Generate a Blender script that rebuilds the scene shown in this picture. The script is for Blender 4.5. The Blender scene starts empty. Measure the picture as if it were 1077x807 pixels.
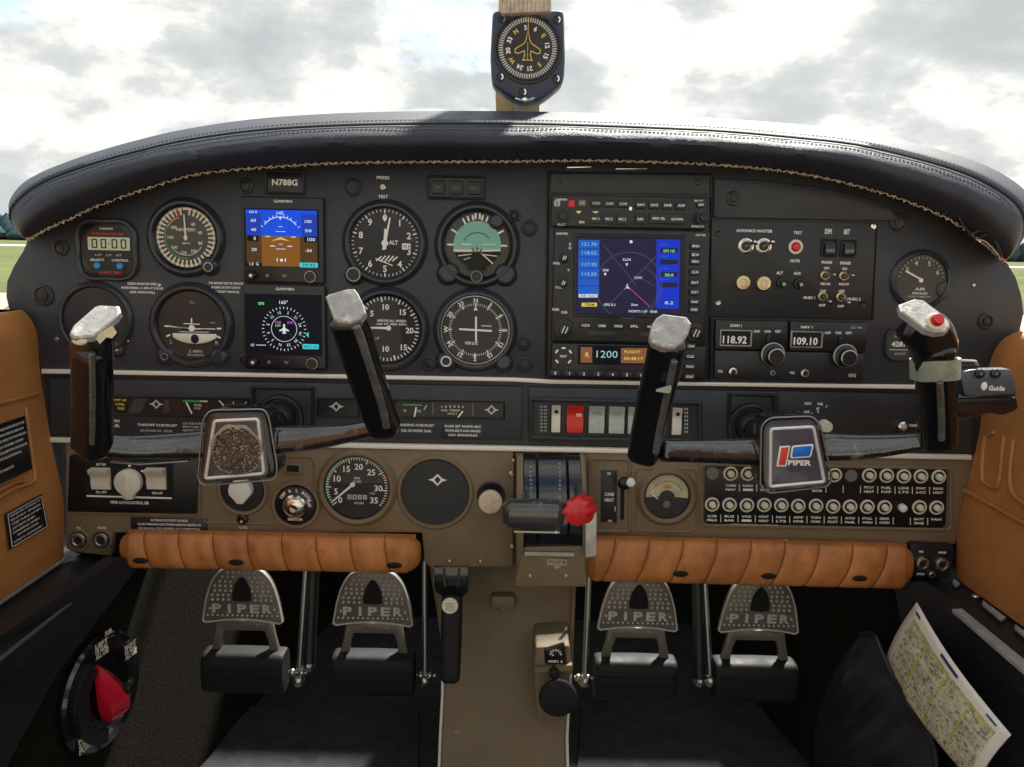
import bpy, math, random
import mathutils, mathutils.noise
from mathutils import Vector, Matrix
sc = bpy.context.scene
PI = math.pi
R = math.radians
random.seed(7)
# ------------------------------------------------------------------ camera
EYE = Vector((0, 0, 1.9)); FPX = 900.0; CX, CY = 538.5, 403.5
PITCH, ROLL = 8.94, 1.25
CR = Matrix.Rotation(R(90 - PITCH), 3, 'X') @ Matrix.Rotation(R(ROLL), 3, 'Z')
cam = bpy.data.objects.new('camera', bpy.data.cameras.new('camera'))
sc.collection.objects.link(cam); sc.camera = cam
cam.matrix_world = Matrix.Translation(EYE) @ CR.to_4x4()
cam.data.sensor_width = 36; cam.data.lens = 36 * FPX / 1077
cam.data.clip_start = 0.02; cam.data.clip_end = 40000
# ------------------------------------------------------------------ world, sun, exposure
SUN_EL, SUN_AZ = 52.0, 22.0          # azimuth clockwise from straight ahead (+Y)
w = bpy.data.worlds.new("World"); sc.world = w; w.use_nodes = True
nt = w.node_tree; nt.nodes.clear(); N = nt.nodes.new; K = nt.links.new
sky = N('ShaderNodeTexSky'); sky.sky_type = 'NISHITA'; sky.sun_disc = False
sky.sun_elevation = R(SUN_EL); sky.sun_rotation = R(SUN_AZ); sky.dust_density = 2.0; sky.air_density = 1.2
bg1 = N('ShaderNodeBackground'); bg1.inputs[1].default_value = 0.10; K(sky.outputs[0], bg1.inputs[0])
tc = N('ShaderNodeTexCoord'); sep = N('ShaderNodeSeparateXYZ'); K(tc.outputs['Generated'], sep.inputs[0])
def mth(op, a, b=None, c=None):
    n = N('ShaderNodeMath'); n.operation = op
    for i, x in enumerate((a, b, c)):
        if x is None: continue
        if isinstance(x, (int, float)): n.inputs[i].default_value = x
        else: K(x, n.inputs[i])
    return n.outputs[0]
zz = mth('ADD', mth('MAXIMUM', sep.outputs[2], 0.0), 0.14)
comb = N('ShaderNodeCombineXYZ'); K(mth('DIVIDE', sep.outputs[0], zz), comb.inputs[0]); K(mth('DIVIDE', sep.outputs[1], zz), comb.inputs[1])
def wnoise(scale, detail, rough, off, dist=0.0):
    mp = N('ShaderNodeMapping'); mp.inputs['Location'].default_value = off; mp.inputs['Scale'].default_value = (1, 1, 1.9); K(tc.outputs['Generated'], mp.inputs[0])
    n = N('ShaderNodeTexNoise'); n.inputs['Scale'].default_value = scale; n.inputs['Detail'].default_value = detail
    n.inputs['Roughness'].default_value = rough; n.inputs['Distortion'].default_value = dist; K(mp.outputs[0], n.inputs['Vector'])
    return n.outputs[0]
def ramp(src, stops):
    r = N('ShaderNodeValToRGB'); K(src, r.inputs[0]); e = r.color_ramp.elements
    while len(e) < len(stops): e.new(0.5)
    for i, (p, c) in enumerate(stops): e[i].position = p; e[i].color = (*c, 1) if len(c) == 3 else c
    return r.outputs[0]
sd = Vector((math.sin(R(SUN_AZ)) * math.cos(R(SUN_EL)), math.cos(R(SUN_AZ)) * math.cos(R(SUN_EL)), math.sin(R(SUN_EL))))
gd = Vector((math.sin(R(17)) * math.cos(R(16)), math.cos(R(17)) * math.cos(R(16)), math.sin(R(16))))  # bright thin cloud low under the sun
dot = N('ShaderNodeVectorMath'); dot.operation = 'DOT_PRODUCT'; K(tc.outputs['Generated'], dot.inputs[0]); dot.inputs[1].default_value = gd
glow = mth('MULTIPLY', mth('POWER', mth('MAXIMUM', dot.outputs['Value'], 0.0), 14.0), 0.22)
shade = ramp(mth('ADD', wnoise(5.8, 13, 0.58, (3.4, 1.1, 0.9), 0.0), mth('MULTIPLY', glow, 0.12)), [(0.36, (0.50, 0.515, 0.53)), (0.45, (0.59, 0.60, 0.605)), (0.50, (0.68, 0.685, 0.68)), (0.53, (0.83, 0.82, 0.785)), (0.585, (0.97, 0.95, 0.89))])
addg = N('ShaderNodeMixRGB'); addg.blend_type = 'ADD'; addg.inputs[0].default_value = 1; K(shade, addg.inputs[1])
gcol = N('ShaderNodeCombineXYZ'); 
for i, k in enumerate((0.07, 0.065, 0.05)): K(mth('MULTIPLY', glow, k), gcol.inputs[i])
K(gcol.outputs[0], addg.inputs[2])
bg2 = N('ShaderNodeBackground'); bg2.inputs[1].default_value = 0.585; K(addg.outputs[0], bg2.inputs[0])
cover = ramp(wnoise(2.6, 8, 0.55, (8.3, 4.4, 0), 0.3), [(0.40, (0.0, 0.0, 0.0)), (0.46, (1, 1, 1))])
mixw = N('ShaderNodeMixShader'); K(cover, mixw.inputs[0]); K(bg1.outputs[0], mixw.inputs[1]); K(bg2.outputs[0], mixw.inputs[2])
ow = N('ShaderNodeOutputWorld'); K(mixw.outputs[0], ow.inputs[0])
sun = bpy.data.lights.new('sun', 'SUN'); sun.energy = 5.0; sun.angle = R(3.0); sun.color = (1, 0.95, 0.87)
so = bpy.data.objects.new('sun', sun); sc.collection.objects.link(so)
so.rotation_euler = (-sd).to_track_quat('-Z', 'Y').to_euler()
vs = sc.view_settings; sc.display_settings.display_device = 'sRGB'
vs.view_transform = 'Standard'; vs.look = 'None'; vs.gamma = 1; vs.exposure = 1.13; vs.use_curve_mapping = False
cy = sc.cycles; cy.max_bounces = 7; cy.transparent_max_bounces = 12; cy.glossy_bounces = 3; cy.diffuse_bounces = 4
cy.caustics_reflective = False; cy.caustics_refractive = False; cy.use_denoising = True; cy.sample_clamp_indirect = 6

# ------------------------------------------------------------------ unproject: photograph measure -> point on a real plane
def ray(px, py): return CR @ Vector(((px - CX) / FPX, (CY - py) / FPX, -1))
def P(px, py, Y): d = ray(px, py); return EYE + d * (Y / d.y)
def PL(px, py, pt, n): d = ray(px, py); return EYE + d * ((pt - EYE).dot(n) / d.dot(n))
def S(px, py, Y): d = ray(px, py); return (Y / d.y) / FPX          # metres per pixel there
# ------------------------------------------------------------------ materials
MATS = {}
def mat(name, col=(0.5, 0.5, 0.5), rough=0.5, metal=0.0, emit=None, es=1.0, bump=None, vary=0.0, coat=0.0, spec=0.5, wear=None, rv=0.0, vs_=6.0):
    m = bpy.data.materials.new(name); m.use_nodes = True; t = m.node_tree; b = t.nodes['Principled BSDF']
    b.inputs['Base Color'].default_value = (*col, 1); b.inputs['Roughness'].default_value = rough; b.inputs['Metallic'].default_value = metal
    b.inputs['Specular IOR Level'].default_value = spec; b.inputs['Coat Weight'].default_value = coat
    if emit: b.inputs['Emission Color'].default_value = (*emit, 1); b.inputs['Emission Strength'].default_value = es * .60
    g = None
    def geo():
        nonlocal g
        if g is None: g = t.nodes.new('ShaderNodeTexCoord')
        return g.outputs['Object']
    def noise(scale, det=4, ro=0.6):
        n = t.nodes.new('ShaderNodeTexNoise'); n.inputs['Scale'].default_value = scale; n.inputs['Detail'].default_value = det; n.inputs['Roughness'].default_value = ro
        t.links.new(geo(), n.inputs['Vector']); return n.outputs[0]
    cur = None
    if vary:
        r = t.nodes.new('ShaderNodeValToRGB'); t.links.new(noise(vs_, 5), r.inputs[0])
        r.color_ramp.elements[0].position = 0.3; r.color_ramp.elements[1].position = 0.7
        r.color_ramp.elements[0].color = (*[c * (1 - vary) for c in col], 1); r.color_ramp.elements[1].color = (*[min(1, c * (1 + vary)) for c in col], 1)
        cur = r.outputs[0]
    if wear:      # (colour, noise scale, threshold) a patchy worn layer
        r = t.nodes.new('ShaderNodeValToRGB'); t.links.new(noise(wear[1], 8, 0.7), r.inputs[0])
        r.color_ramp.elements[0].position = wear[2]; r.color_ramp.elements[1].position = wear[2] + 0.06
        mx = t.nodes.new('ShaderNodeMixRGB'); t.links.new(r.outputs[0], mx.inputs[0])
        if cur: t.links.new(cur, mx.inputs[1])
        else: mx.inputs[1].default_value = (*col, 1)
        mx.inputs[2].default_value = (*wear[0], 1); cur = mx.outputs[0]
    if cur: t.links.new(cur, b.inputs['Base Color'])
    if rv:
        mr = t.nodes.new('ShaderNodeMapRange'); t.links.new(noise(28, 6, 0.7), mr.inputs[0]); mr.inputs[1].default_value = 0.3; mr.inputs[2].default_value = 0.7
        mr.inputs[3].default_value = max(0.03, rough - rv); mr.inputs[4].default_value = min(1, rough + rv); t.links.new(mr.outputs[0], b.inputs['Roughness'])
    if bump:      # (kind, scale, strength, distance)
        if bump[0] == 'v':
            n = t.nodes.new('ShaderNodeTexVoronoi'); n.inputs['Scale'].default_value = bump[1]; n.feature = 'DISTANCE_TO_EDGE'; t.links.new(geo(), n.inputs['Vector'])
            mr = t.nodes.new('ShaderNodeMapRange'); t.links.new(n.outputs[0], mr.inputs[0]); mr.inputs[2].default_value = 0.25; h = mr.outputs[0]
        else: h = noise(bump[1], 3)
        bp = t.nodes.new('ShaderNodeBump'); bp.inputs['Strength'].default_value = bump[2]; bp.inputs['Distance'].default_value = bump[3]
        t.links.new(h, bp.inputs['Height']); t.links.new(bp.outputs[0], b.inputs['Normal'])
    MATS[name] = m; return m
def glassmat(name, fac, tint=(1, 1, 1), rough=0.02):
    m = bpy.data.materials.new(name); m.use_nodes = True; t = m.node_tree; t.nodes.clear()
    o = t.nodes.new('ShaderNodeOutputMaterial'); mx = t.nodes.new('ShaderNodeMixShader'); tr = t.nodes.new('ShaderNodeBsdfTransparent'); gl = t.nodes.new('ShaderNodeBsdfGlossy')
    tr.inputs[0].default_value = (*tint, 1); gl.inputs['Roughness'].default_value = rough; mx.inputs[0].default_value = fac
    t.links.new(tr.outputs[0], mx.inputs[1]); t.links.new(gl.outputs[0], mx.inputs[2]); t.links.new(mx.outputs[0], o.inputs[0]); MATS[name] = m
mat('panel', (0.027, 0.0305, 0.037), 0.48, bump=('n', 900, 0.35, 0.0005), vary=0.16, rv=0.12, wear=((0.065, 0.065, 0.062), 150, 0.70))
mat('panel2', (0.013, 0.0145, 0.018), 0.42, bump=('n', 1200, 0.15, 0.0003), vary=0.15, rv=0.08)
mat('bezel', (0.007, 0.0075, 0.009), 0.34, rv=0.08)
mat('dial', (0.008, 0.008, 0.009), 0.6)
mat('dialbrown', (0.014, 0.012, 0.011), 0.6)
mat('slate', (0.05, 0.045, 0.038), 0.6)
mat('gloss', (0.008, 0.008, 0.010), 0.16, coat=0.6, rv=0.07, bump=('n', 60, 0.12, 0.001))
mat('yoke', (0.009, 0.009, 0.011), 0.13, coat=0.2, spec=0.45, rv=0.09, bump=('n', 90, 0.25, 0.001), wear=((0.05, 0.05, 0.05), 34, 0.64))
mat('yokegrey', (0.013, 0.014, 0.017), 0.13, metal=0.0, coat=0.8, spec=0.8, rv=0.09, bump=('n', 55, 0.6, 0.002), wear=((0.13, 0.12, 0.10), 30, 0.62), vary=0.4, vs_=40)
mat('ridgesheen', (0.105, 0.105, 0.102), 0.24, coat=.5, rv=.1, vary=.4, vs_=60, wear=((0.20, 0.17, 0.14), 50, .6))  # pale grey of the grips' highlight stripe, put into the colour
mat('worn', (0.37, 0.365, 0.345), 0.42, metal=0.15, bump=('n', 220, 0.5, 0.001), wear=((0.62, 0.58, 0.48), 90, 0.56), rv=0.15, vary=0.25, vs_=120)
mat('creamtape', (0.62, 0.54, 0.36), 0.6, vary=0.2, vs_=90)
mat('greentape', (0.33, 0.38, 0.29), 0.7, vary=0.25, vs_=70, wear=((0.50, 0.50, 0.38), 60, 0.58))
mat('leather', (0.020, 0.025, 0.039), 0.56, spec=0.42, bump=('v', 420, 0.22, 0.0010), vary=0.25, rv=0.10, vs_=9)
mat('leatherseam', (0.008, 0.008, 0.01), 0.6)
mat('tan', (0.45, 0.17, 0.048), 0.46, bump=('v', 330, 0.16, 0.0008), vary=0.30, rv=0.12, vs_=30, wear=((0.27, 0.095, 0.03), 40, 0.63))
mat('tanseam', (0.16, 0.05, 0.015), 0.7)
mat('tanside', (0.50, 0.205, 0.06), 0.55, bump=('v', 300, 0.2, 0.0010), vary=0.22, rv=0.08, vs_=9)
mat('brown', (0.195, 0.140, 0.080), 0.55, bump=('n', 700, 0.3, 0.0005), vary=0.12, rv=0.1, vs_=11)
mat('brownlight', (0.195, 0.147, 0.085), 0.72, bump=('n', 260, 0.2, 0.0006), vary=0.16, wear=((0.28, 0.23, 0.17), 26, 0.64), vs_=5, rv=0.15)
mat('chrome', (0.72, 0.70, 0.66), 0.18, metal=1.0, rv=0.08)
mat('nickel', (0.48, 0.46, 0.42), 0.30, metal=1.0, rv=0.1)
mat('ringp', (0.028, 0.031, 0.038), 0.27, rv=0.07)
mat('trim', (0.86, 0.79, 0.67), 0.34, metal=0.05, rv=0.12)
mat('brass', (0.62, 0.50, 0.30), 0.28, metal=0.9)
mat('gold', (0.72, 0.56, 0.33), 0.35, metal=0.4)
mat('steel', (0.30, 0.31, 0.33), 0.3, metal=0.9)
mat('ivory', (0.74, 0.70, 0.58), 0.45, vary=0.08, vs_=60)
mat('white', (0.86, 0.85, 0.81), 0.55)
mat('dimwhite', (0.55, 0.55, 0.52), 0.6)
mat('grey', (0.16, 0.16, 0.165), 0.5)
mat('cream', (0.72, 0.68, 0.52), 0.55)
mat('greenmark', (0.05, 0.42, 0.10), 0.5)
mat('redmark', (0.62, 0.03, 0.02), 0.5)
mat('yellowmark', (0.75, 0.52, 0.06), 0.5)
mat('teal', (0.20, 0.46, 0.36), 0.6)
mat('knobred', (0.62, 0.015, 0.02), 0.38, coat=0.2, vary=0.2, vs_=160, rv=.1)
mat('rockred', (0.72, 0.025, 0.02), 0.4, vary=0.15, vs_=200)
mat('rockgrey', (0.46, 0.50, 0.46), 0.45, vary=0.1, vs_=200)
mat('plateblue', (0.010, 0.012, 0.018), 0.14, coat=0.6)
mat('bluebtn', (0.02, 0.24, 0.62), 0.4)
mat('lcd', (0.55, 0.60, 0.42), 0.35)
mat('polished', (0.78, 0.77, 0.75), 0.25, metal=0.35, rv=0.08)
mat('cutout', (0.004, 0.004, 0.005), 0.8)
mat('carpet', (0.021, 0.018, 0.012), 1.0, bump=('n', 700, 1.0, 0.004), vary=0.5, vs_=260, spec=0.1)
mat('matblack', (0.034, 0.035, 0.038), 0.8, bump=('n', 300, 0.7, 0.002), vary=0.35, vs_=40, spec=0.25)
mat('vinyl', (0.012, 0.013, 0.016), 0.45, bump=('n', 90, 0.3, 0.002), vary=0.2, rv=0.1)
mat('pedalmetal', (0.20, 0.18, 0.15), 0.42, metal=0.4, rv=0.14, wear=((0.35, 0.33, 0.29), 70, 0.6))
mat('studs', (0.74, 0.71, 0.64), 0.35, metal=0.3)
mat('rubber', (0.012, 0.012, 0.013), 0.62, spec=0.3, bump=('n', 150, 0.3, 0.001), rv=0.1)
mat('paper', (0.80, 0.76, 0.66), 0.75)
mat('papermap', (0.62, 0.56, 0.36), 0.8, vary=0.35, vs_=70, wear=((0.20, 0.20, 0.21), 240, 0.52))
mat('mapyellow', (0.52, 0.52, 0.10), 0.8)
mat('mapblue', (0.03, 0.04, 0.14), 0.7)
mat('fuzz', (0.13, 0.085, 0.065), 0.9, vary=0.6, vs_=300, bump=('n', 420, 1.0, 0.004))
mat('peelglue', (0.30, 0.25, 0.18), 0.7, vary=0.3, vs_=90)
mat('hubface', (0.045, 0.045, 0.048), 0.25, vary=0.4, vs_=60, coat=0.3)
mat('hubfaceblue', (0.055, 0.058, 0.085), 0.28, vary=0.35, vs_=22, coat=0.4)
mat('post', (0.50, 0.38, 0.18), 0.5, vary=0.15)
mat('postgrey', (0.34, 0.34, 0.33), 0.4, metal=0.4)
mat('fabricbeige', (0.52, 0.44, 0.36), 0.8, vary=0.3, vs_=200)
mat('compassbody', (0.024, 0.036, 0.070), 0.42, rv=0.08)
mat('thread', (0.52, 0.42, 0.28), 0.8, vary=0.3, vs_=80)
mat('logored', (0.72, 0.05, 0.03), 0.4); mat('logoblue', (0.01, 0.17, 0.62), 0.4)
mat('boxblue', (0.075, 0.085, 0.12), 0.35, rv=0.1)
def emis(n, c, s): mat(n, (0.004, 0.004, 0.005), 0.3, emit=c, es=s, spec=0.12)
emis('s_blue', (0.006, 0.065, 0.62), 0.85); emis('s_deep', (0.008, 0.035, 0.30), 1.0); emis('s_brown', (0.17, 0.065, 0.010), 1.0)
emis('s_white', (0.6, 0.7, 0.8), 0.8); emis('s_cyan', (0.05, 0.50, 0.55), 0.9); emis('s_dark', (0.001, 0.002, 0.005), 1.0)
emis('s_map', (0.013, 0.011, 0.032), 1.0); emis('s_mag', (0.45, 0.05, 0.5), 1.0); emis('s_green', (0.2, 0.7, 0.2), 1.0); emis('s_yel', (0.5, 0.4, 0.08), 1.0)
emis('s_darkbrown', (0.06, 0.028, 0.008), 1.0); emis('s_orange', (0.17, 0.065, 0.03), 1.0); emis('s_lblue', (0.010, 0.10, 0.50), 0.8); emis('s_line', (0.06, 0.06, 0.09), 1.0); emis('s_num', (0.30, 0.52, 0.50), 0.8)
emis('s_bluetop', (0.008, 0.030, 0.46), 0.85); emis('led', (0.6, 0.6, 0.35), 1.0)
glassmat('gaugeglass', 0.007); glassmat('windglass', 0.03, (0.98, 0.99, 0.985))

# ------------------------------------------------------------------ mesh builder
FONTC = {}
def textmesh(s, bold):
    k = (s, bold)
    if k not in FONTC:
        c = bpy.data.curves.new('text', 'FONT'); c.body = s; c.size = 1; c.resolution_u = 2; c.offset = bold
        o = bpy.data.objects.new('text', c); sc.collection.objects.link(o)
        me = o.to_mesh(); vv = [v.co.copy() for v in me.vertices]; ff = [tuple(p.vertices) for p in me.polygons]
        o.to_mesh_clear(); bpy.data.objects.remove(o); bpy.data.curves.remove(c); FONTC[k] = (vv, ff)
    return FONTC[k]
class B:
    def __init__(s, m='panel'): s.v = []; s.f = []; s.mi = []; s.ms = []; s.M = Matrix(); s.use(m)
    def use(s, m):
        if m not in s.ms: s.ms.append(m)
        s.c = s.ms.index(m); return s
    def add(s, vs, fs):
        o = len(s.v)
        for p in vs: s.v.append(s.M @ Vector(p))
        for f in fs: s.f.append([o + i for i in f]); s.mi.append(s.c)
        return s
    def box(s, x0, x1, y0, y1, z0, z1):
        return s.add([(x0, y0, z0), (x1, y0, z0), (x1, y1, z0), (x0, y1, z0), (x0, y0, z1), (x1, y0, z1), (x1, y1, z1), (x0, y1, z1)],
                     [(0, 3, 2, 1), (4, 5, 6, 7), (0, 1, 5, 4), (1, 2, 6, 5), (2, 3, 7, 6), (3, 0, 4, 7)])
    def rings(s, rings, cap0=True, cap1=True, closed=True):
        n = len(rings[0]); vs = [p for r in rings for p in r]; fs = []
        for k in range(len(rings) - 1):
            for i in range(n if closed else n - 1):
                j = (i + 1) % n; fs.append((k * n + i, k * n + j, (k + 1) * n + j, (k + 1) * n + i))
        if cap0: fs.append(tuple(reversed(range(n))))
        if cap1: fs.append(tuple((len(rings) - 1) * n + i for i in range(n)))
        return s.add(vs, fs)
    def prism(s, pts, z0, z1, ch=0.0):
        if area(pts) < 0: pts = pts[::-1]
        rr = [[(x, y, z0) for x, y in pts]]
        if ch:
            rr.append([(x, y, z1 - ch) for x, y in pts]); q = inset(pts, ch * 0.35); rr.append([(x, y, z1 - ch * 0.3) for x, y in q])
            q = inset(pts, ch); rr.append([(x, y, z1) for x, y in q])
        else: rr.append([(x, y, z1) for x, y in pts])
        return s.rings(rr)
    def frame(s, pts, w, z0, z1, ch=0.0):     # closed raised band, w wide inward
        if area(pts) < 0: pts = pts[::-1]
        i = inset(pts, w); n = len(pts); c = ch
        rr = [[(x, y, z0) for x, y in pts], [(x, y, z1 - c) for x, y in pts], [(x, y, z1) for x, y in inset(pts, c)], [(x, y, z1) for x, y in inset(pts, w - c)], [(x, y, z1 - c) for x, y in i], [(x, y, z0) for x, y in i]]
        if not c: rr = [rr[0], rr[1], rr[4], rr[5]]
        rr.append(rr[0]); return s.rings(rr, False, False)
    def rr(s, cx, cy_, w_, h, r, z0, z1, ch=0.0): return s.prism(rrect(cx, cy_, w_, h, r), z0, z1, ch)
    def lathe(s, prof, cx=0, cy_=0, n=48):
        return s.rings([[(cx + r * math.cos(2 * PI * i / n), cy_ + r * math.sin(2 * PI * i / n), z) for i in range(n)] for r, z in prof], prof[0][0] > 0.001 or True, True)
    def ring(s, prof, cx=0, cy_=0, n=64):      # closed annular profile
        p = prof + [prof[0]]
        return s.rings([[(cx + r * math.cos(2 * PI * i / n), cy_ + r * math.sin(2 * PI * i / n), z) for i in range(n)] for r, z in p], False, False)
    def disc(s, cx, cy_, r, z0, z1, ch=0.0, n=40):
        p = [(r, z0), (r, z1 - ch), (r - ch, z1)] if ch else [(r, z0), (r, z1)]
        return s.lathe(p, cx, cy_, n)
    def tick(s, a, r0, r1, w_, z, cx=0, cy_=0, t=0.35, w1=None):
        a = R(a); d = Vector((math.sin(a), math.cos(a))); p = Vector((d.y, -d.x)); w1 = w_ if w1 is None else w1; c = Vector((cx, cy_))
        q = [c + d * r0 - p * w_ / 2, c + d * r0 + p * w_ / 2, c + d * r1 + p * w1 / 2, c + d * r1 - p * w1 / 2]
        return s.prism([(u.x, u.y) for u in q], z, z + t)
    def ticks(s, a0, a1, n, r0, r1, w_, z, cx=0, cy_=0):
        for i in range(n): s.tick(a0 + (a1 - a0) * i / max(1, n - 1), r0, r1, w_, z, cx, cy_)
        return s
    def arc(s, a0, a1, r0, r1, z, cx=0, cy_=0, t=0.3):
        n = max(3, int(abs(a1 - a0) / 6)); A = [R(a0 + (a1 - a0) * i / n) for i in range(n + 1)]
        return s.prism([(cx + r1 * math.sin(a), cy_ + r1 * math.cos(a)) for a in A] + [(cx + r0 * math.sin(a), cy_ + r0 * math.cos(a)) for a in reversed(A)], z, z + t)
    def line(s, x0, y0, x1, y1, w_, z, t=0.3):
        d = Vector((x1 - x0, y1 - y0)); d.normalize(); p = Vector((-d.y, d.x)) * w_ / 2
        return s.prism([(x0 + p.x, y0 + p.y), (x0 - p.x, y0 - p.y), (x1 - p.x, y1 - p.y), (x1 + p.x, y1 + p.y)], z, z + t)
    def text(s, body, x, y, h, z, w_=None, rot=0, bold=0.012, align='c'):
        vv, ff = textmesh(body, bold)
        if not vv: return s
        x0 = min(v.x for v in vv); x1 = max(v.x for v in vv); y0 = min(v.y for v in vv); y1 = max(v.y for v in vv)
        k = h / 0.70 if h else 1; kx = (w_ / (x1 - x0)) if w_ else k
        ca, sa = math.cos(R(rot)), math.sin(R(rot)); out = []
        ox = (x0 + x1) / 2 if align == 'c' else (x0 if align == 'l' else x1); oy = 0.35 if h else (y0 + y1) / 2
        for v in vv:
            a, b = (v.x - ox) * kx, (v.y - oy) * k; out.append((x + a * ca - b * sa, y + a * sa + b * ca, z))
        return s.add(out, ff)
    def tube(s, pts, rad, n=14, caps=True):
        pts = [Vector(p) for p in pts]; m = len(pts)
        rad = [rad] * m if not isinstance(rad, (list, tuple)) else rad
        T = [(pts[min(i + 1, m - 1)] - pts[max(i - 1, 0)]).normalized() for i in range(m)]
        u = T[0].orthogonal().normalized(); rr = []
        for i in range(m):
            u = (u - T[i] * u.dot(T[i])).normalized(); v = T[i].cross(u)
            rr.append([pts[i] + (u * math.cos(2 * PI * k / n) + v * math.sin(2 * PI * k / n)) * rad[i] for k in range(n)])
        return s.rings(rr, caps, caps)
    def sweep(s, pts, wid, dep, ref, n=24, e=2.6, dense=6):     # superellipse section; wid along (T x ref), dep along ref side
        pts = [Vector(p) for p in pts]; P_, W_, D_ = [], [], []; m = len(pts)
        for i in range(m - 1):
            a, b, c, d = pts[max(i - 1, 0)], pts[i], pts[i + 1], pts[min(i + 2, m - 1)]
            for k in range(dense):
                t = k / dense; P_.append(0.5 * ((2 * b) + (c - a) * t + (2 * a - 5 * b + 4 * c - d) * t * t + (3 * b - a - 3 * c + d) * t ** 3))
                W_.append(wid[i] + (wid[i + 1] - wid[i]) * t); D_.append(dep[i] + (dep[i + 1] - dep[i]) * t)
        P_.append(pts[-1]); W_.append(wid[-1]); D_.append(dep[-1]); m = len(P_); rr = []; ref = Vector(ref)
        for i in range(m):
            T = (P_[min(i + 1, m - 1)] - P_[max(i - 1, 0)]).normalized(); u = T.cross(ref).normalized(); v = u.cross(T).normalized(); ring = []
            for k in range(n):
                a = 2 * PI * k / n; ca, sa = math.cos(a), math.sin(a)
                ring.append(P_[i] + u * (W_[i] / 2 * math.copysign(abs(ca) ** (2 / e), ca)) + v * (D_[i] / 2 * math.copysign(abs(sa) ** (2 / e), sa)))
            rr.append(ring)
        def shr(r, k, sh): c = sum(r, Vector()) / len(r); return [c + (p - c) * k + sh for p in r]
        T0 = (P_[0] - P_[1]).normalized(); T1 = (P_[-1] - P_[-2]).normalized(); q0 = min(W_[0], D_[0]); q1 = min(W_[-1], D_[-1])
        rr = [shr(rr[0], 0.6, T0 * q0 * 0.22), shr(rr[0], 0.88, T0 * q0 * 0.13)] + rr + [shr(rr[-1], 0.88, T1 * q1 * 0.13), shr(rr[-1], 0.6, T1 * q1 * 0.22)]
        return s.rings(rr)
    def grid(s, rows):
        n = len(rows[0]); vs = [p for r in rows for p in r]
        return s.add(vs, [(k * n + i, k * n + i + 1, (k + 1) * n + i + 1, (k + 1) * n + i) for k in range(len(rows) - 1) for i in range(n - 1)])
    def blob(s, x, y, z, rx, ry, rz, n=16, h=8):
        return s.rings([[(x + rx * math.sin(PI * (k + .001) / h) * math.cos(2 * PI * i / n), y + ry * math.sin(PI * (k + .001) / h) * math.sin(2 * PI * i / n), z - rz * math.cos(PI * k / h)) for i in range(n)] for k in range(h + 1)])
def area(p): return sum(p[i][0] * p[(i + 1) % len(p)][1] - p[(i + 1) % len(p)][0] * p[i][1] for i in range(len(p))) / 2
def inset(pts, d):
    n = len(pts); out = []
    for i in range(n):
        a, b, c = Vector(pts[i - 1]), Vector(pts[i]), Vector(pts[(i + 1) % n])
        e1 = (b - a); e2 = (c - b)
        if e1.length < 1e-9: e1 = e2
        if e2.length < 1e-9: e2 = e1
        e1.normalize(); e2.normalize(); n1 = Vector((-e1.y, e1.x)); n2 = Vector((-e2.y, e2.x)); m = n1 + n2
        m = m / max(0.3, m.dot(n1)) if m.length > 1e-6 else n1
        out.append((b.x + m.x * d, b.y + m.y * d))
    return out
def rrect(cx, cy_, w_, h, r, k=5):
    r = min(r, w_ / 2 - 1e-4, h / 2 - 1e-4); out = []
    for sx, sy, a0 in ((1, 1, 0), (-1, 1, 90), (-1, -1, 180), (1, -1, 270)):
        for i in range(k + 1):
            a = R(a0 + 90 * i / k); out.append((cx + sx * (w_ / 2 - r) + r * math.cos(a), cy_ + sy * (h / 2 - r) + r * math.sin(a)))
    return out
def rpoly(pts, r, k=4):        # polygon with rounded corners
    out = []; n = len(pts)
    for i in range(n):
        a, b, c = Vector(pts[i - 1]), Vector(pts[i]), Vector(pts[(i + 1) % n]); d1 = (a - b); d2 = (c - b)
        rr_ = min(r, d1.length * 0.45, d2.length * 0.45); p = b + d1.normalized() * rr_; q = b + d2.normalized() * rr_
        for j in range(k + 1): t = j / k; u = p * (1 - t) ** 2 + b * 2 * t * (1 - t) + q * t * t; out.append((u.x, u.y))
    return out
def smooth(pts, k=5, closed=False):
    pts = [Vector(p) for p in pts]; n = len(pts); out = []
    for i in range(n if closed else n - 1):
        g = (lambda j: pts[j % n]) if closed else (lambda j: pts[min(max(j, 0), n - 1)])
        a, b, c, d = g(i - 1), g(i), g(i + 1), g(i + 2)
        for j in range(k): t = j / k; out.append(0.5 * ((2 * b) + (c - a) * t + (2 * a - 5 * b + 4 * c - d) * t * t + (3 * b - a - 3 * c + d) * t ** 3))
    if not closed: out.append(pts[-1])
    return out
def link(o): sc.collection.objects.link(o); return o
def mkobj(name, b, tf=None, ang=38):
    me = bpy.data.meshes.new(name); vs_ = [tf(v) for v in b.v] if tf else b.v
    me.from_pydata([tuple(v) for v in vs_], [], b.f)
    for m in b.ms: me.materials.append(MATS[m])
    me.polygons.foreach_set('material_index', b.mi); me.polygons.foreach_set('use_smooth', [True] * len(b.f)); me.update()
    me.set_sharp_from_angle(angle=R(ang)); return link(bpy.data.objects.new(name, me))
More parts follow.
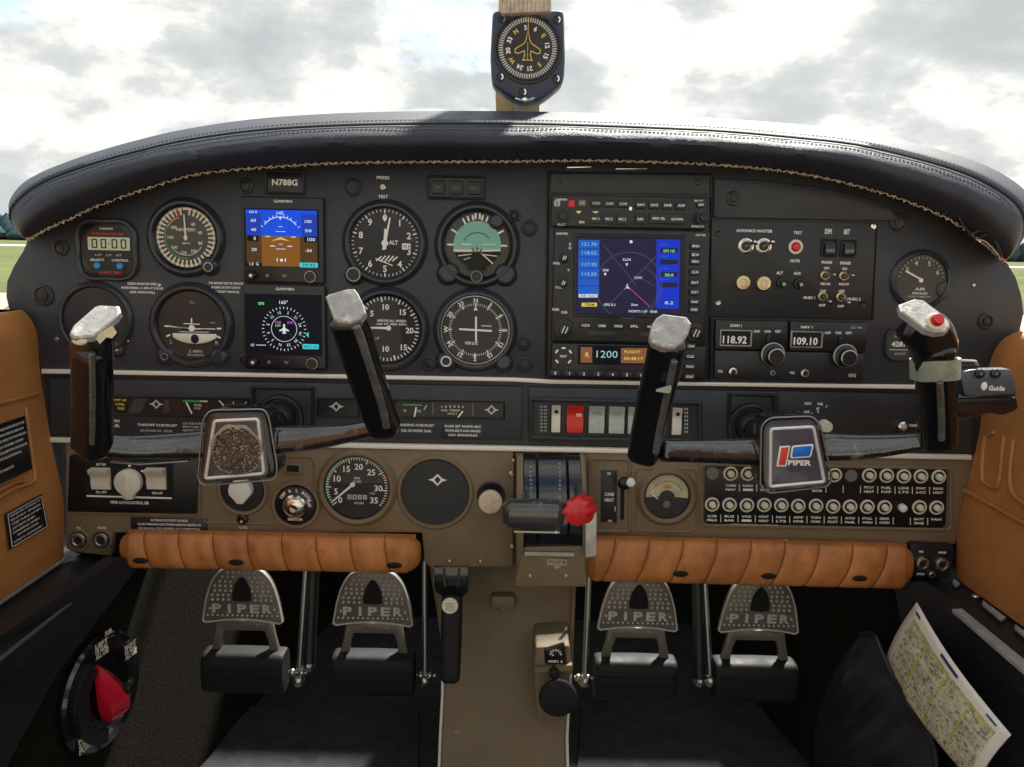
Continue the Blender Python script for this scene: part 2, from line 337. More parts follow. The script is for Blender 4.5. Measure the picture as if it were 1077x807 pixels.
class T:      # a thing: an Empty on a plane facing the cabin; local x right, y up, z toward the seats, unit = 1 photo pixel there
    def __init__(s, name, label, cat, px, py, Y, group=None, yaw=0, tilt=0):
        s.Y = Y; s.px, s.py = px, py; s.o = P(px, py, Y); s.s = S(px, py, Y)
        e = bpy.data.objects.new(name, None); link(e); e.empty_display_size = 0.01
        s.rot = Matrix.Rotation(R(yaw), 3, 'Z') @ Matrix.Rotation(R(90 + tilt), 3, 'X')
        e.location = s.o; e.rotation_euler = s.rot.to_euler(); e['label'] = label; e['category'] = cat
        if group: e['group'] = group
        s.e = e; s.inv = s.rot.transposed()
    def q(s, px, py): v = s.inv @ (P(px, py, s.Y) - s.o); return (v.x / s.s, v.y / s.s)
    def qs(s, L): return [s.q(*p) for p in L]
    def part(s, name, b, parent=None, label=None, ang=38):
        o = mkobj(name, b, lambda v: v * s.s, ang); o.parent = parent or s.e
        if label: o['label'] = label
        return o
    def wpart(s, name, b, parent=None, label=None, ang=38):
        o = mkobj(name, b, lambda v: s.inv @ (v - s.o), ang); o.parent = parent or s.e
        if label: o['label'] = label
        return o
def single(name, label, cat, b, kind=None, group=None, ang=38, origin=None):
    o = mkobj(name, b, (lambda v: v - origin) if origin else None, ang)
    if origin: o.location = origin
    if kind: o['kind'] = kind
    else: o['label'] = label; o['category'] = cat
    if group: o['group'] = group
    return o

def copy_tree(o, parent=None):
    c = o.copy(); link(c); c.parent = parent
    for ch in list(o.children): copy_tree(ch, c)
    return c
# ================================================================== outside: ground, strip, trees
ground_m = mat('grass', (0.115, 0.130, 0.050), 1.0, vary=0.35, vs_=0.05, wear=((0.26, 0.22, 0.12), 0.03, 0.60), spec=0.1)
b = B('grass'); b.add([(-20000, -20000, 0), (20000, -20000, 0), (20000, 20000, 0), (-20000, 20000, 0)], [(0, 1, 2, 3)]); single('ground', None, None, b, 'structure')
mat('tarmac', (0.34, 0.30, 0.23), 0.9, vary=0.2, vs_=0.8)
mat('runwaym', (0.50, 0.50, 0.48), 0.9, vary=0.1, vs_=0.05)
b = B('tarmac'); b.add([(-60, -40, 0.004), (60, -40, 0.004), (60, 30, 0.004), (-60, 30, 0.004)], [(0, 1, 2, 3)]); single('apron', None, None, b, 'structure')
b = B('runwaym'); b.add([(-2500, 210, 0.004), (2500, 210, 0.004), (2500, 260, 0.004), (-2500, 260, 0.004)], [(0, 1, 2, 3)]); single('runway', None, None, b, 'structure')
mat('farwood', (0.05, 0.085, 0.10), 1.0, vary=0.4, vs_=0.05, spec=0.0)  # bluish haze of distance is mixed into the tree colour
b = B('farwood')
for i in range(900):
    x = random.uniform(-900, 900); y = random.uniform(760, 860); h = random.uniform(9, 24) * (1.15 if x < 0 else 0.85); r = random.uniform(5, 11)
    rings = []
    for k in range(6):
        a = k / 5; rr = r * (0.55, 1.0, 1.05, 0.85, 0.5, 0.08)[k]
        rings.append([(x + rr * random.uniform(.75, 1.2) * math.cos(2 * PI * j / 7), y + rr * math.sin(2 * PI * j / 7), h * a * random.uniform(.94, 1.05)) for j in range(7)])
    b.rings(rings)
single('far_wood', None, None, b, 'stuff')
# ================================================================== instrument panel
YP = 0.87
L_ = [(28, 252), (34, 250), (44, 244), (58, 237), (75, 230), (93, 221), (113, 213), (150, 200), (200, 185), (235, 180), (270, 177), (350, 172), (440, 170.5), (540, 170), (620, 169), (700, 171), (760, 174), (823, 180), (874, 189), (920, 201), (951, 211), (996, 230), (1029, 252), (1050, 270), (1058, 275)]
O_ = [(20, 246), (11, 232), (9, 216), (14, 204), (25, 192), (40, 183), (58, 175), (100, 160), (150, 146), (200, 135), (270, 125), (350, 119.5), (440, 117), (540, 117), (620, 119), (700, 122), (760, 125), (840, 131), (900, 138), (960, 150), (1018, 167), (1056, 184), (1082, 206), (1084, 235), (1070, 262)]
S_ = [(20, 248), (12, 236), (10.5, 222), (17, 212), (28, 202), (44, 192), (62, 184), (103, 170), (152, 157), (200, 146.5), (270, 137), (350, 132), (440, 130), (540, 130), (620, 132), (700, 135), (760, 138), (840, 145), (900, 152), (955, 164), (1010, 180), (1046, 197), (1072, 217), (1078, 240), (1068, 264)]
pan = T('instrument_panel', 'wide charcoal instrument panel with curved top above a brown lower section, holding all the gauges', 'instrument panel', 538, 420, YP)
top = [(x, y + 1) for x, y in L_]
outline = [pan.q(*p) for p in smooth([(30, 249)] + top[1:-1] + [(1060, 277)], 3)] 
outline += [pan.q(*p) for p in [(1069, 292), (1075, 312), (1077, 330), (1073, 348), (1060, 362), (1048, 380), (1042, 398), (1040, 408.5), (900, 407), (560, 401), (60, 390), (44, 390), (42, 372), (36, 352), (20, 334), (9, 325), (6, 312), (7, 296), (14, 280), (24, 264)]]
b = B('panel'); b.prism(outline, -9, 0, 1.2); pan.part('face_plate', b)
# shadow-side body behind everything
b = B('cutout'); b.box(-475, 475, -185, 225, -60, -13); pan.part('backing_box', b)
# trim strips
b = B('trim'); b.prism([pan.q(*p) for p in [(45, 388), (540, 397), (578, 399), (750, 402), (962, 404.6), (962, 409), (578, 403.4), (540, 401.2), (45, 392.6)]], -2, 3.5, 1); pan.part('trim_strip', b)
b = B('trim'); b.prism([pan.q(*p) for p in [(53, 460), (300, 464.5), (620, 470.5), (1020, 478.3), (1020, 483), (620, 475.6), (300, 469.4), (53, 464.6)]], -2, 4.5, 1); pan.part('trim_strip', b)
# middle band
b = B('panel2'); b.prism([pan.q(*p) for p in [(45, 392), (1040, 411), (1036, 479), (53, 460)]], -12, -3); pan.part('gauge_band', b)
b = B('panel'); b.prism([pan.q(*p) for p in [(52, 398), (549, 406.5), (549, 463), (54, 456)]], -4, 0.5, 1)
b.prism([pan.q(*p) for p in [(556, 407), (960, 414.5), (1022, 416), (1022, 477), (556, 466)]], -4, 0.5, 1); pan.part('band_plate', b)
# lower brown panel
b = B('brown'); b.prism([pan.q(*p) for p in smooth([(70, 464.5), (540, 473.5)], 2) + [(541, 592), (540, 596), (452, 596), (446, 590), (444, 560), (120, 560), (117, 584), (112, 584), (76, 580), (70, 576)]], -8, 2, 1.6)
b.prism([pan.q(*p) for p in [(614, 475), (1022, 482.8), (1018, 520), (1004, 572), (955, 573), (955, 572), (614, 566)]], -8, 2, 1.6)
b.prism([pan.q(*p) for p in [(541, 474), (614, 475), (614, 598), (541, 598)]], -12, -4); pan.part('lower_panel', b)
def rib(pts, w=3, z=4): b = B('brown'); b.frame([pan.q(*p) for p in rpoly(pts, 8)], w, 1.5, z, 1.0); pan.part('molded_rib', b)
rib([(73, 474), (212, 477), (212, 543), (73, 540)]); rib([(213, 477), (332, 479), (332, 553), (213, 550)], 2.5, 3.2)
rib([(618, 480), (664, 481), (664, 560), (618, 559)], 3.5, 4); rib([(667, 491), (733, 492), (733, 560), (667, 559)], 2.5, 3); rib([(735, 486), (1000, 490), (1000, 558), (735, 553)], 3.5, 5)

for x0, x1, yt, rev in ((296, 322, 486, 0),):
    b = B('brown'); b.rr(*pan.q(309, 492), 20, 13, 2, 1, 4, 1); b.use('cutout'); b.rr(*pan.q(309, 492), 13, 7, 1, 3.5, 4.3); pan.part('slot', b)
# plugs, dimples and screws
for x, y, r in [(259, 196, 6.5), (371, 197, 8), (64, 261, 7), (46, 311, 9.5), (557, 240, 7), (541, 227, 5), (451, 382, 7), (551, 361, 6.5), (552, 383, 7), (945, 234, 8), (1037, 338, 7), (372, 291, 3), (168, 300, 2.5), (258, 379, 6), (60, 357, 3), (1024, 300, 2.5)]:
    if r < 4:
        b = B('nickel'); b.disc(*pan.q(x, y), r * .8, 0, 1.2, .5, 14); pan.part('screw', b); continue
    b = B('panel'); u = pan.q(x, y); b.ring([(r + 1.5, 0), (r + 1, 1.6), (r - .6, 2.4), (r - 1.6, 1.4), (r - 1.6, 0)], *u, 36)
    b.use('bezel'); b.lathe([(r - 1.8, 0), (r - 1.8, .6), (r * .55, .8), (r * .5, 2.2), (r * .3, 2.4)], *u, 24); b.use('panel2'); b.disc(*u, r * .22, 2.3, 3, .3, 12); pan.part('plug', b)
# silver slots under the lip right of the middle
b = B('chrome'); b.prism([pan.q(*p) for p in [(596, 175.4), (622, 175.0), (622, 176.8), (596, 177.4)]], 0, 5, .5); pan.part('clip', b)
b = B('chrome'); b.prism([pan.q(*p) for p in [(647, 177.2), (680, 177.4), (680, 178.4), (647, 178.6)]], 0, 4, .4); pan.part('clip', b)
# placards on the panel
def words_block(T_, name, x, y, lines, h=2.2, sp=4.4, m='white', widths=None, z=.4, back=None):
    b = B(m)
    if back: b.use(back[2]).rr(*T_.q(x, y - (len(lines) - 1) * 0), back[0], back[1], 1.5, z - .3, z, 0.1); b.use(m)
    for i, s_ in enumerate(lines):
        u = T_.q(x, y + (i - (len(lines) - 1) / 2) * sp); b.text(s_, u[0], u[1], h, z + .35, widths[i] if widths else None, bold=.02)
    return T_.part(name, b)
words_block(pan, 'placard', 150, 303, ['DESIGN MANEUVER SPEED', 'MANEUVERING 111 MPH AT 2150 LBS', '(SEE MANUAL)'], 2.3, 4.4, widths=[30, 43, 26])
words_block(pan, 'placard', 238, 302.5, ['THIS AIRCRAFT MUST BE OPERATED', 'IN NORMAL OR UTILITY CATEGORY', 'SEE FLIGHT MANUAL'], 2.3, 4.4, widths=[36, 30, 28])
words_block(pan, 'placard', 179, 551, ['ALTERNATE STATIC SOURCE', 'CLOSE WINDOWS AND STORM WINDOW, HEATER ON', 'SEE MANUAL FOR AIRSPEED ALT CORRECTION'], 2.4, 4.4, widths=[40, 68, 66], z=2.6, back=(83, 15, 'panel2'))
words_block(pan, 'placard', 166, 447, ['TAKEOFF CHECKLIST'], 2.4, 4, widths=[42], z=.9)
words_block(pan, 'placard', 165, 453, ['FUEL ON PROPER TANK    FLAPS SET'], 2.2, 4, widths=[34], z=.9, m='dimwhite')
words_block(pan, 'placard', 205, 449, ['ELEC FUEL PUMP ON', 'MIXTURE SET', 'SEAT BACKS ERECT'], 2.0, 3.6, widths=[25, 25, 25], z=.9, m='dimwhite')
words_block(pan, 'placard', 438, 450, ['LANDING CHECKLIST', 'FUEL ON PROPER TANK'], 2.6, 6.0, widths=[38, 32], z=.9)
words_block(pan, 'placard', 487, 453, ['FLAPS SET WHITE ARC', 'FASTEN BELTS AND HARNESS', 'NO SMOKING'], 2.4, 4.6, widths=[38, 37, 30], z=.9, back=(44, 17, 'panel2'))
words_block(pan, 'placard', 122, 445, ['ON', 'FUEL'], 3.0, 5.0, widths=[8, 9], z=.9)
b = B('brass')
for x in (473, 505.5): b.disc(*pan.q(x, 590), 2.2, 0, 4, 1.2, 14)
b.disc(*pan.q(538.5, 574), 2.6, 1, 5, 1.4, 14); b.disc(*pan.q(538, 498), 3.2, 1, 5, 1.4, 14); b.disc(*pan.q(540, 484), 2, 1, 4, 1, 14)
for x in (687, 826): b.disc(*pan.q(x, 565 + (x - 687) * .02), 1.6, 1, 4, 1, 12)
pan.part('screw_row', b)
b = B('brass'); b.tube([(*pan.q(540, 486), 3), (*pan.q(539.5, 520), 3.2), (*pan.q(538.5, 592), 3)], .9, 8); pan.part('hinge_wire', b)
words_block(pan, 'press_test_lettering', 403, 187, ['PRESS'], 3, 4, widths=[13]); words_block(pan, 'press_test_lettering', 403, 207, ['TEST'], 3, 4, widths=[10])
b = B('nickel'); b.disc(*pan.q(403, 197), 3.6, 0, 3, 1, 18); b.use('cream').disc(*pan.q(403, 197), 2, 3, 4, .8, 14); pan.part('test_button', b)

# ------------------------------------------------------------------ glareshield
gl = T('glareshield', 'long padded black leather glareshield arching over the instrument panel with laced lower edge', 'glareshield', 538, 170, 0.86)
Os = smooth(O_, 6); Ss = smooth(S_, 6); Ls = smooth(L_, 6); nn = len(Os); rows = []
for i in range(nn):
    o, s_, l = Os[i], Ss[i], Ls[i]; t = i / (nn - 1); e = min(1, 9 * min(t, 1 - t)) ** .5
    ob = P(o.x, o.y, .905)
    bk = Vector((ob.x * 1.0, 1.24 - .30 * abs(ob.x / .55) ** 2.2, ob.z - .03)); bk2 = Vector((ob.x, .97, ob.z - .001))
    m = [bk, bk.lerp(bk2, .5), bk2, ob]
    pu = o.lerp(s_, .55); m.append(P(pu.x, pu.y, .868)); sv = P(s_.x, s_.y, .838)
    m += [P(o.lerp(s_, .9).x, o.lerp(s_, .9).y, .8425), sv + Vector((0, .0045, 0))]
    for k, Y in ((.07, .833), (.16, .823), (.30, .8145), (.45, .812), (.60, .816), (.74, .823), (.87, .832), (.96, .840), (1.0, .846)):
        p = s_.lerp(l, k); Yk = .86 + (Y - .86) * (0.45 + .55 * e); m.append(P(p.x, p.y, Yk + .0022 * mathutils.noise.noise(Vector((p.x / 38, k * 2.2, 0))) + .0009 * mathutils.noise.noise(Vector((p.x / 9, k * 5, 3)))))
    pl = P(l.x, l.y, .87); m.append(pl + Vector((0, .004, .004)))
    rows.append(m)
b = B('leather'); b.grid(rows); o = gl.wpart('padded_cover', b, ang=70)
md = o.modifiers.new('thick', 'SOLIDIFY'); md.thickness = 0.003; md.offset = -1
# double stitched seams
def along(A, Yf, step=1):
    return [P(p.x, p.y, Yf) for p in A[::step]]
b = B('leatherseam')
for da, mt, rr_ in ((0.0, 'leatherseam', .0011),):
    b.use(mt).tube([P(p.x, p.y + .3, .834) for p in Ss[8:-8]], rr_, 6)
def stitches(pl, length, gap, rad, b, off=Vector((0, 0, 0))):
    acc = 0; i = 0
    for a, c in zip(pl[:-1], pl[1:]):
        d = c - a; L = d.length; t = 0
        while acc + (L - t) >= length + gap:
            t += length + gap - acc; acc = 0; u = d.normalized(); p = a + u * (t - length); q_ = a + u * t
            p, q_ = p + off, q_ + off; b.tube([p, (p + q_) / 2 + Vector((0, -rad * .4, 0)), q_], rad, 4)
        acc += L - t
mat('stitchdark', (0.11, 0.12, 0.14), .6); b.use('stitchdark')
up = [P(a.lerp(c, .72).x, a.lerp(c, .72).y, .8505) for a, c in zip(Os[10:-10], Ss[10:-10])]; stitches(up, .0026, .0014, .00055, b)
dn = [P(a.lerp(c, .13).x, a.lerp(c, .13).y, .8238) for a, c in zip(Ss[10:-10], Ls[10:-10])]; stitches(dn, .0026, .0014, .00055, b)
gl.wpart('top_seam', b)
b = B('thread'); pl = [P(p.x, p.y, .838) for p in Ls]; acc = 0; k = 0
samp = []
for a, c in zip(pl[:-1], pl[1:]):
    d = c - a; n_ = max(1, int(d.length / .0048)); samp += [a + d * j / n_ for j in range(n_)]
samp = []
for a, c in zip(pl[:-1], pl[1:]):
    d = c - a; n_ = max(1, round(d.length / .0037)); samp += [a + d * j / n_ for j in range(n_)]
for i in range(len(samp) - 1):
    a, c = samp[i], samp[i + 1]; d = (c - a); L_n = d.length; d.normalize(); n_ = Vector((-d.z, 0, d.x))
    if n_.z < 0: n_ = -n_
    sg = 1 if i % 2 else -1; w_ = random.uniform(.0006, .0011); ln = L_n * random.uniform(.30, .40); m_ = (a + c) / 2
    b.tube([m_ - d * ln - n_ * w_ * sg, m_ + Vector((0, -.0011, 0)), m_ + d * ln + n_ * w_ * sg], random.uniform(.0005, .00078), 5)
    if i % 3 == 0: b.tube([a - n_ * .0019, a + Vector((0, -.0009, 0)), a + n_ * .0016 + d * .0008], .0005, 4)
gl.wpart('edge_lacing', b)
# dangling lace ends at right
b = B('thread'); 
for pts in ([(1020, 246), (1034, 243), (1046, 253), (1050, 268), (1046, 273)], [(1026, 252), (1036, 254), (1048, 266), (1052, 274)], [(990, 226), (1004, 221), (1012, 236), (1026, 252)], [(1052, 271), (1055, 275)], [(1030, 250), (1042, 246), (1050, 258), (1054, 271)]):
    b.use('leatherseam' if pts[0][0] in (1020, 990, 1030) else 'steel' if pts[0][0] == 1026 else 'redmark').tube([P(p.x, p.y, .832) for p in smooth(pts, 4)], .0011, 6)
gl.wpart('lace_end', b)
# deck bottom/front closure so no light leaks
# ------------------------------------------------------------------ windshield, post, compass
wsb = T('windshield', 'clear curved windshield sloping over the glareshield on both sides of the centre post', 'windshield', 538, 110, 1.1)
def wrow(k, inset_=0.0):
    out = []
    for i in range(41):
        u = -1 + 2 * i / 40; x = .66 * math.sin(u * PI / 2 * .98) * (1 - .22 * k); y = (1.27 - .42 * abs(u) ** 2.6) - .62 * k - inset_; z = EYE.z + .085 - .30 * abs(u) ** 2.2 * (1 - k) - .1 * abs(u) ** 3 * k + .60 * k ** .85
        out.append(Vector((x, y, z)))
    return out
b = B('windglass')
ra = [wrow(k / 10) for k in range(11)]; rb = [wrow(k / 10, .004) for k in range(11)]
b.grid(ra); b.grid([r[::-1] for r in rb]); wsb.wpart('glass_pane', b, ang=80)
b = B('postgrey')
for r in (0, 10): b.tube(wrow(r / 10, .002), .008, 8)
wsb.wpart('edge_frame', b)
post = T('windshield_post', 'tan upright strip behind the magnetic compass in the middle of the windshield', 'post', 544, 110, 1.02)
b = B('post'); b.prism([post.q(*p) for p in [(522, 124), (567, 124), (568, 101), (574, -150), (530, -150), (521, 101)]], -8, 0, 1); post.part('tan_strip', b)
b = B('postgrey'); b.prism([post.q(*p) for p in [(541, 124), (552, 124), (552, 100), (541, 100)]], 0, 4, 1); post.part('grey_rod', b)
bb = T('beige_clip_pad', 'beige woven pad clipped above the compass at the top edge', 'pad', 552, 2, .925)
b = B('fabricbeige'); b.prism([bb.q(*p) for p in rpoly([(525, -14), (579, -14), (580, 13), (527, 15)], 2)], -8, 3, 1)
for i in range(12): b.use('peelglue').box(-24 + i * 4.4, -23.4 + i * 4.4, -11, 14, 3, 3.4)
bb.part('pad', b)
co = T('magnetic_compass', 'dark blue square magnetic compass with yellow aircraft outline mounted above the glareshield', 'compass', 555, 56, .94)
b = B('compassbody')
hs = rpoly([co.q(*p) for p in [(518, 11), (593, 10), (594.5, 62), (593, 86), (578, 99), (566, 107), (545, 106), (532, 99), (517, 88), (515.5, 60)]], 6)
b.prism(hs, -34, 0, 4); co.part('housing', b)
cc = co.q(555, 51); b = B('bezel'); b.ring([(36.5, 0), (36, 1.6), (33.5, 1.8), (32.5, .6), (32.5, 0)], *cc, 64); co.part('bezel_ring', b)
b = B('dial'); b.disc(*cc, 32.8, 0, .5); b.use('dimwhite')
b.ticks(0, 355, 72, 26, 30.5, 1.25, .5, *cc)
for i, t_ in enumerate(['3', '6', 'E', '12', '15', 'S', '21', '24', 'W', '30', '33', 'N']):
    a = i * 30 + 22 - 30; b.use('yellowmark' if t_ in 'NSEW' else 'white').text(t_, cc[0] + 20.8 * math.sin(R(a)), cc[1] + 20.8 * math.cos(R(a)), 4.6, .95, rot=-a, bold=.03)
co.part('dial_card', b)
b = B('yellowmark'); X, Y_ = cc
plane = [(0, 20), (2.2, 9), (4, 5), (13.5, -1), (13.5, -5), (10, -6.2), (4, -3.5), (3.4, -7), (5.5, -13), (0, -12.4), (-5.5, -13), (-3.4, -7), (-4, -3.5), (-10, -6.2), (-13.5, -5), (-13.5, -1), (-4, 5), (-2.2, 9)]
b.frame([(X + x, Y_ + y) for x, y in plane], .9, 1.6, 2.0); b.line(X, Y_ + 18, X, Y_ + 25, .8, 1.6); b.line(X, Y_ - 12, X, Y_ + 6, .5, 1.6); co.part('aircraft_outline', b)
b = B('gaugeglass'); b.disc(*cc, 32.4, 3.0, 3.3); co.part('glass', b)
for x, y in ((528, 20), (586, 21), (526, 81), (585, 83), (550, 97)):
    b = B('bezel'); u = co.q(x, y); b.lathe([(4.8, 0), (4.6, .9), (3.6, 1.2), (3.2, .3), (1, .3)], *u, 20); b.use('chrome').arc(20, 150, 2.2, 3.6, .9, *u); co.part('screw', b)
b = B('chrome'); u = co.q(552, 103); b.tube([(u[0] - 10, u[1] - 1, -2), (u[0], u[1] - 4, 1), (u[0] + 12, u[1] + 1, -2)], 1.6, 8); b.disc(u[0], u[1] - 2, 3, -3, 2, 1, 14); co.part('adjuster', b)
# ================================================================== round gauges
def gauge(name, label, cat, px, py, Rd, surround=7, rim='bezel', knob=None, lobes=(), group='round gauges in the panel', glass=True, square=False, dialm='dial'):
    t = T(name, label, cat, px, py, YP, group)
    b = B('ringp')
    R1 = Rd + surround
    b.ring([(R1 + 4.5, 0), (R1 + 3.2, 1.6), (R1 + 1.6, 4.4), (R1 - .4, 6.2), (R1 - 2.6, 6.2), (R1 - 4.2, 4.5), (R1 - 4.5, 0)], n=72)
    for lx, ly, lr in lobes: b.lathe([(lr + 3, 0.1), (lr + 1.4, 2.0), (lr - .2, 4.8), (lr - 2, 5.6), (lr - 4, 5.6)], lx, ly, 28)
    t.part('surround', b)
    b = B(rim); b.ring([(R1 - 4.6, 0.3), (R1 - 4.8, 4.0), (Rd + 1.2, 4.6), (Rd + .2, 3.6), (Rd, .8), (Rd, .3)], n=72); t.part('bezel_ring', b)
    if knob:
        for kx, ky, kr, km in knob:
            b = B('bezel'); b.disc(kx, ky, kr, .5, 8.5, 1.0, 24); b.use(km).ring([(kr - .3, 8.0), (kr - .5, 9.2), (kr - 1.5, 9.3), (kr - 1.9, 8.2)], kx, ky, 24); b.use('bezel').disc(kx, ky, kr * .5, 8, 8.9, .3, 18)
            t.part('knob', b)
    if glass: b = B('gaugeglass'); b.disc(0, 0, Rd + .1, 3.2, 3.5, 0, 48); t.part('glass', b)
    t.Rd = Rd; return t
def dialb(t, m='dial'): b = B(m); b.disc(0, 0, t.Rd, 0.5, 1.0, 0, 64); return b
def needle(b, a, l, w0, w1, tail=4, z=2.0, x=0, y=0): b.tick(a, -tail, l, w0, z, x, y, .4, w1); b.disc(x, y, w0 * 1.0, z - .6, z + .7, .2, 16)

t = T('digital_chronometer', 'square-cornered round clock with 0000 liquid crystal readout and two blue buttons, far left of panel', 'clock', 113, 263, YP, 'round gauges in the panel')
b = B('ringp'); ol = [(31 * math.cos(a) * (1 + .09 * math.cos(4 * a + PI)), 31 * math.sin(a) * (1 + .09 * math.cos(4 * a + PI))) for a in [2 * PI * i / 64 for i in range(64)]]
b.frame([(x * 1.14, y * 1.14) for x, y in ol], 5, 0, 4.5, 1.6); t.part('surround', b)
b = B('bezel'); b.prism(ol, 0, 1.8, .6); t.part('case', b)
b = B('dialbrown'); b.disc(1, 0, 27, 1.8, 2.2, 0, 48); b.use('white'); b.text('CHRONO', 1, 22, 2.0, 2.6, 14, bold=.02); b.use('redmark').text('CHRONOMETER', 2, 16.6, 2.4, 2.6, 34, bold=.02)
b.use('white'); b.text('SELECT', -10, -10.5, 2.2, 2.6, 15, bold=.02); b.text('CONTROL', 14, -10.5, 2.2, 2.6, 18, bold=.02); b.use('redmark').text('QUARTZ TIMER', 3, -23.5, 2.4, 2.6, 24, bold=.02); b.use('dimwhite').text('UT   LT   ET', 2, -5.4, 1.8, 2.6, 28, bold=.02); t.part('dial', b)
b = B('lcd'); b.rr(3, 6.5, 44, 13.5, 1, 2.2, 2.8); b.use('cutout')
SEG = {'0': 'abcdef', '1': 'bc', '2': 'abged', '3': 'abgcd', '8': 'abcdefg', '9': 'abcdfg', '.': ''}
def seg(b, ch, x, y, w_, h, z, th):
    for s_ in SEG[ch]:
        q = {'a': (x - w_, y + h, x + w_, y + h), 'g': (x - w_, y, x + w_, y), 'd': (x - w_, y - h, x + w_, y - h), 'b': (x + w_, y, x + w_, y + h), 'c': (x + w_, y - h, x + w_, y), 'f': (x - w_, y, x - w_, y + h), 'e': (x - w_, y - h, x - w_, y)}[s_]
        b.line(*q, th, z, .2)
for x in (-13, -3.5, 8, 17.5): seg(b, '0', x + 1, 6.5, 2.3, 4.2, 2.8, 1.2)
b.rr(3, 6.5, .9, .9, .3, 2.8, 3); t.part('readout', b)
for x in (-10, 14): b = B('bluebtn'); b.disc(x + 0, -16.5, 4.1, 2.2, 5, 1, 6); t.part('button', b)

t = gauge('airspeed_indicator', 'airspeed gauge with cream scale ring and needle pointing straight up', 'gauge', 196, 250, 31.5, 6, lobes=((24, -29, 8),), knob=((25, -30, 5.5, 'steel'),))
b = dialb(t, 'slate'); b.use('cream').arc(0, 359.9, 28.6, 31, 1.0)
b.use('cream').ticks(10, 350, 35, 23.5, 29, 1.8, 1.05); b.use('cutout').ticks(15, 355, 35, 28.8, 30.8, .8, 1.35)
b.use('greenmark').arc(175, 300, 21.4, 22.2, 1.05); b.use('yellowmark').arc(300, 338, 21.4, 22.2, 1.05); b.use('dimwhite').arc(120, 240, 18, 18.8, 1.05); b.use('redmark').tick(342, 20, 30, 1.6, 1.4)
b.use('cream').text('AIRSPEED', 0, 8.2, 3.0, 1.4, 21, bold=.02); b.text('MPH', 0, -6, 2.2, 1.4, 8)
for a, s_ in ((30, '40'), (70, '60'), (110, '80'), (150, '100'), (190, '120'), (230, '140'), (270, '160'), (310, '180')): b.text(s_, 16 * math.sin(R(a)) * 1.0, 16 * math.cos(R(a)), 3.2, 1.4, bold=.02)
t.part('dial', b); b = B('cream'); needle(b, -2, 24, 2.2, 1.2, 3); t.part('needle', b)

t = gauge('altimeter', 'altimeter with digits nought to nine, both white hands pointing near zero', 'gauge', 405, 256, 36, 5, lobes=((-32, -34, 8),), knob=((-32, -33, 8, 'steel'),))
b = dialb(t); b.use('white').ticks(0, 352.8, 50, 32.5, 35, .7, 1.05)
b.ticks(0, 324, 10, 31, 35.2, 1.3, 1.1)
for i in range(10): a = R(i * 36); b.text(str(i), 26.5 * math.sin(a), 26.5 * math.cos(a), 6.6, 1.4, bold=.02)
b.text('ALT', 9, 1.0, 4.2, 1.4, 9.5, bold=.02); b.rr(22.5, -3, 9, 6.5, 1, 1.1, 1.4); b.use('cutout').text('29.9', 22.5, -3, 3.2, 1.5, 7.5)
b.use('white')
for k in range(5): b.line(-9 + k * 4.2, -20 + abs(k - 2) * .8, -3.5 + k * 4.2, -12.5 - abs(k - 2) * .6, 1.3, 1.1)
b.line(-10, -16, 8, -23, 1, 1.15)
t.part('dial', b); b = B('white'); needle(b, 12, 27, 3.0, 1.6, 7, 2.0); needle(b, 2, 15, 3.6, 2, 6, 1.6); b.prism([(-2.6, 27.5), (2.6, 27.5), (0, 22)], 1.6, 2); t.part('needle', b)

t = gauge('attitude_indicator', 'attitude indicator with pale green sky half and white bank marks', 'gauge', 502, 258, 34, 7, lobes=((-30, -30, 10), (30, -30, 10), (20, 25, 7)), knob=((0, -32.5, 6.8, 'grey'),))
b = dialb(t, 'slate'); b.use('white')
for a in (-90, -60, -30, -20, -10, 10, 20, 30, 60, 90): b.tick(a, 24.5 if abs(a) >= 30 else 26, 31.5, 1.7, 1.1)
b.line(-2.2, 27, -2.2, 33, 1.8, 1.1); b.line(2.2, 27, 2.2, 33, 1.8, 1.1); t.part('dial', b)
b = B('teal'); A_ = [R(-100 + 200 * i / 30) for i in range(31)]; b.prism([(25 * math.sin(a), 25 * math.cos(a) - 0) for a in A_], 1.1, 1.6)
b.use('cream').prism([(-25, -4.5), (25, -4.2), (24.5, -7), (-24.4, -7.4)], 1.6, 1.9); b.use('cutout'); b.prism([(-25, -8), (25, -5.8), (25, -9.2), (-24.5, -9.2)], 1.3, 2.0)
b.prism([(24.6 * math.sin(a), 24.6 * math.cos(a)) for a in [R(110 + 140 * i / 24) for i in range(25)]], 1.0, 1.5); b.use('cream').line(-20, -11.5, -6, -9.4, 1.0, 2.0); b.line(6, -9.6, 21, -11, 1.0, 2.0); b.line(-14, -15.5, -7, -13, .8, 2.0); b.use('white').line(-16, .6, -6, .6, 1, 1.9); b.line(6, 1, 20, 1, .7, 1.9)
b.use('cutout').arc(-62, 50, 15.5, 16.3, 1.7, 0, -3); t.part('horizon_drum', b)
b = B('cutout'); b.prism([(-11, -26), (11, -26), (4, -10), (-4, -10)], 2, 2.8)
for a in (-65, -35, 35, 65, 0): b.line(0, -11, 9 * math.sin(R(a)), -11 + 10 * math.cos(R(a)) * .9, 1.2, 2.2, .5)
b.use('cream').line(4, -8, 17, -19, 1.2, 2.4); b.line(20, -35, 32, -30, 1.2, 4.8); t.part('aircraft_symbol', b)

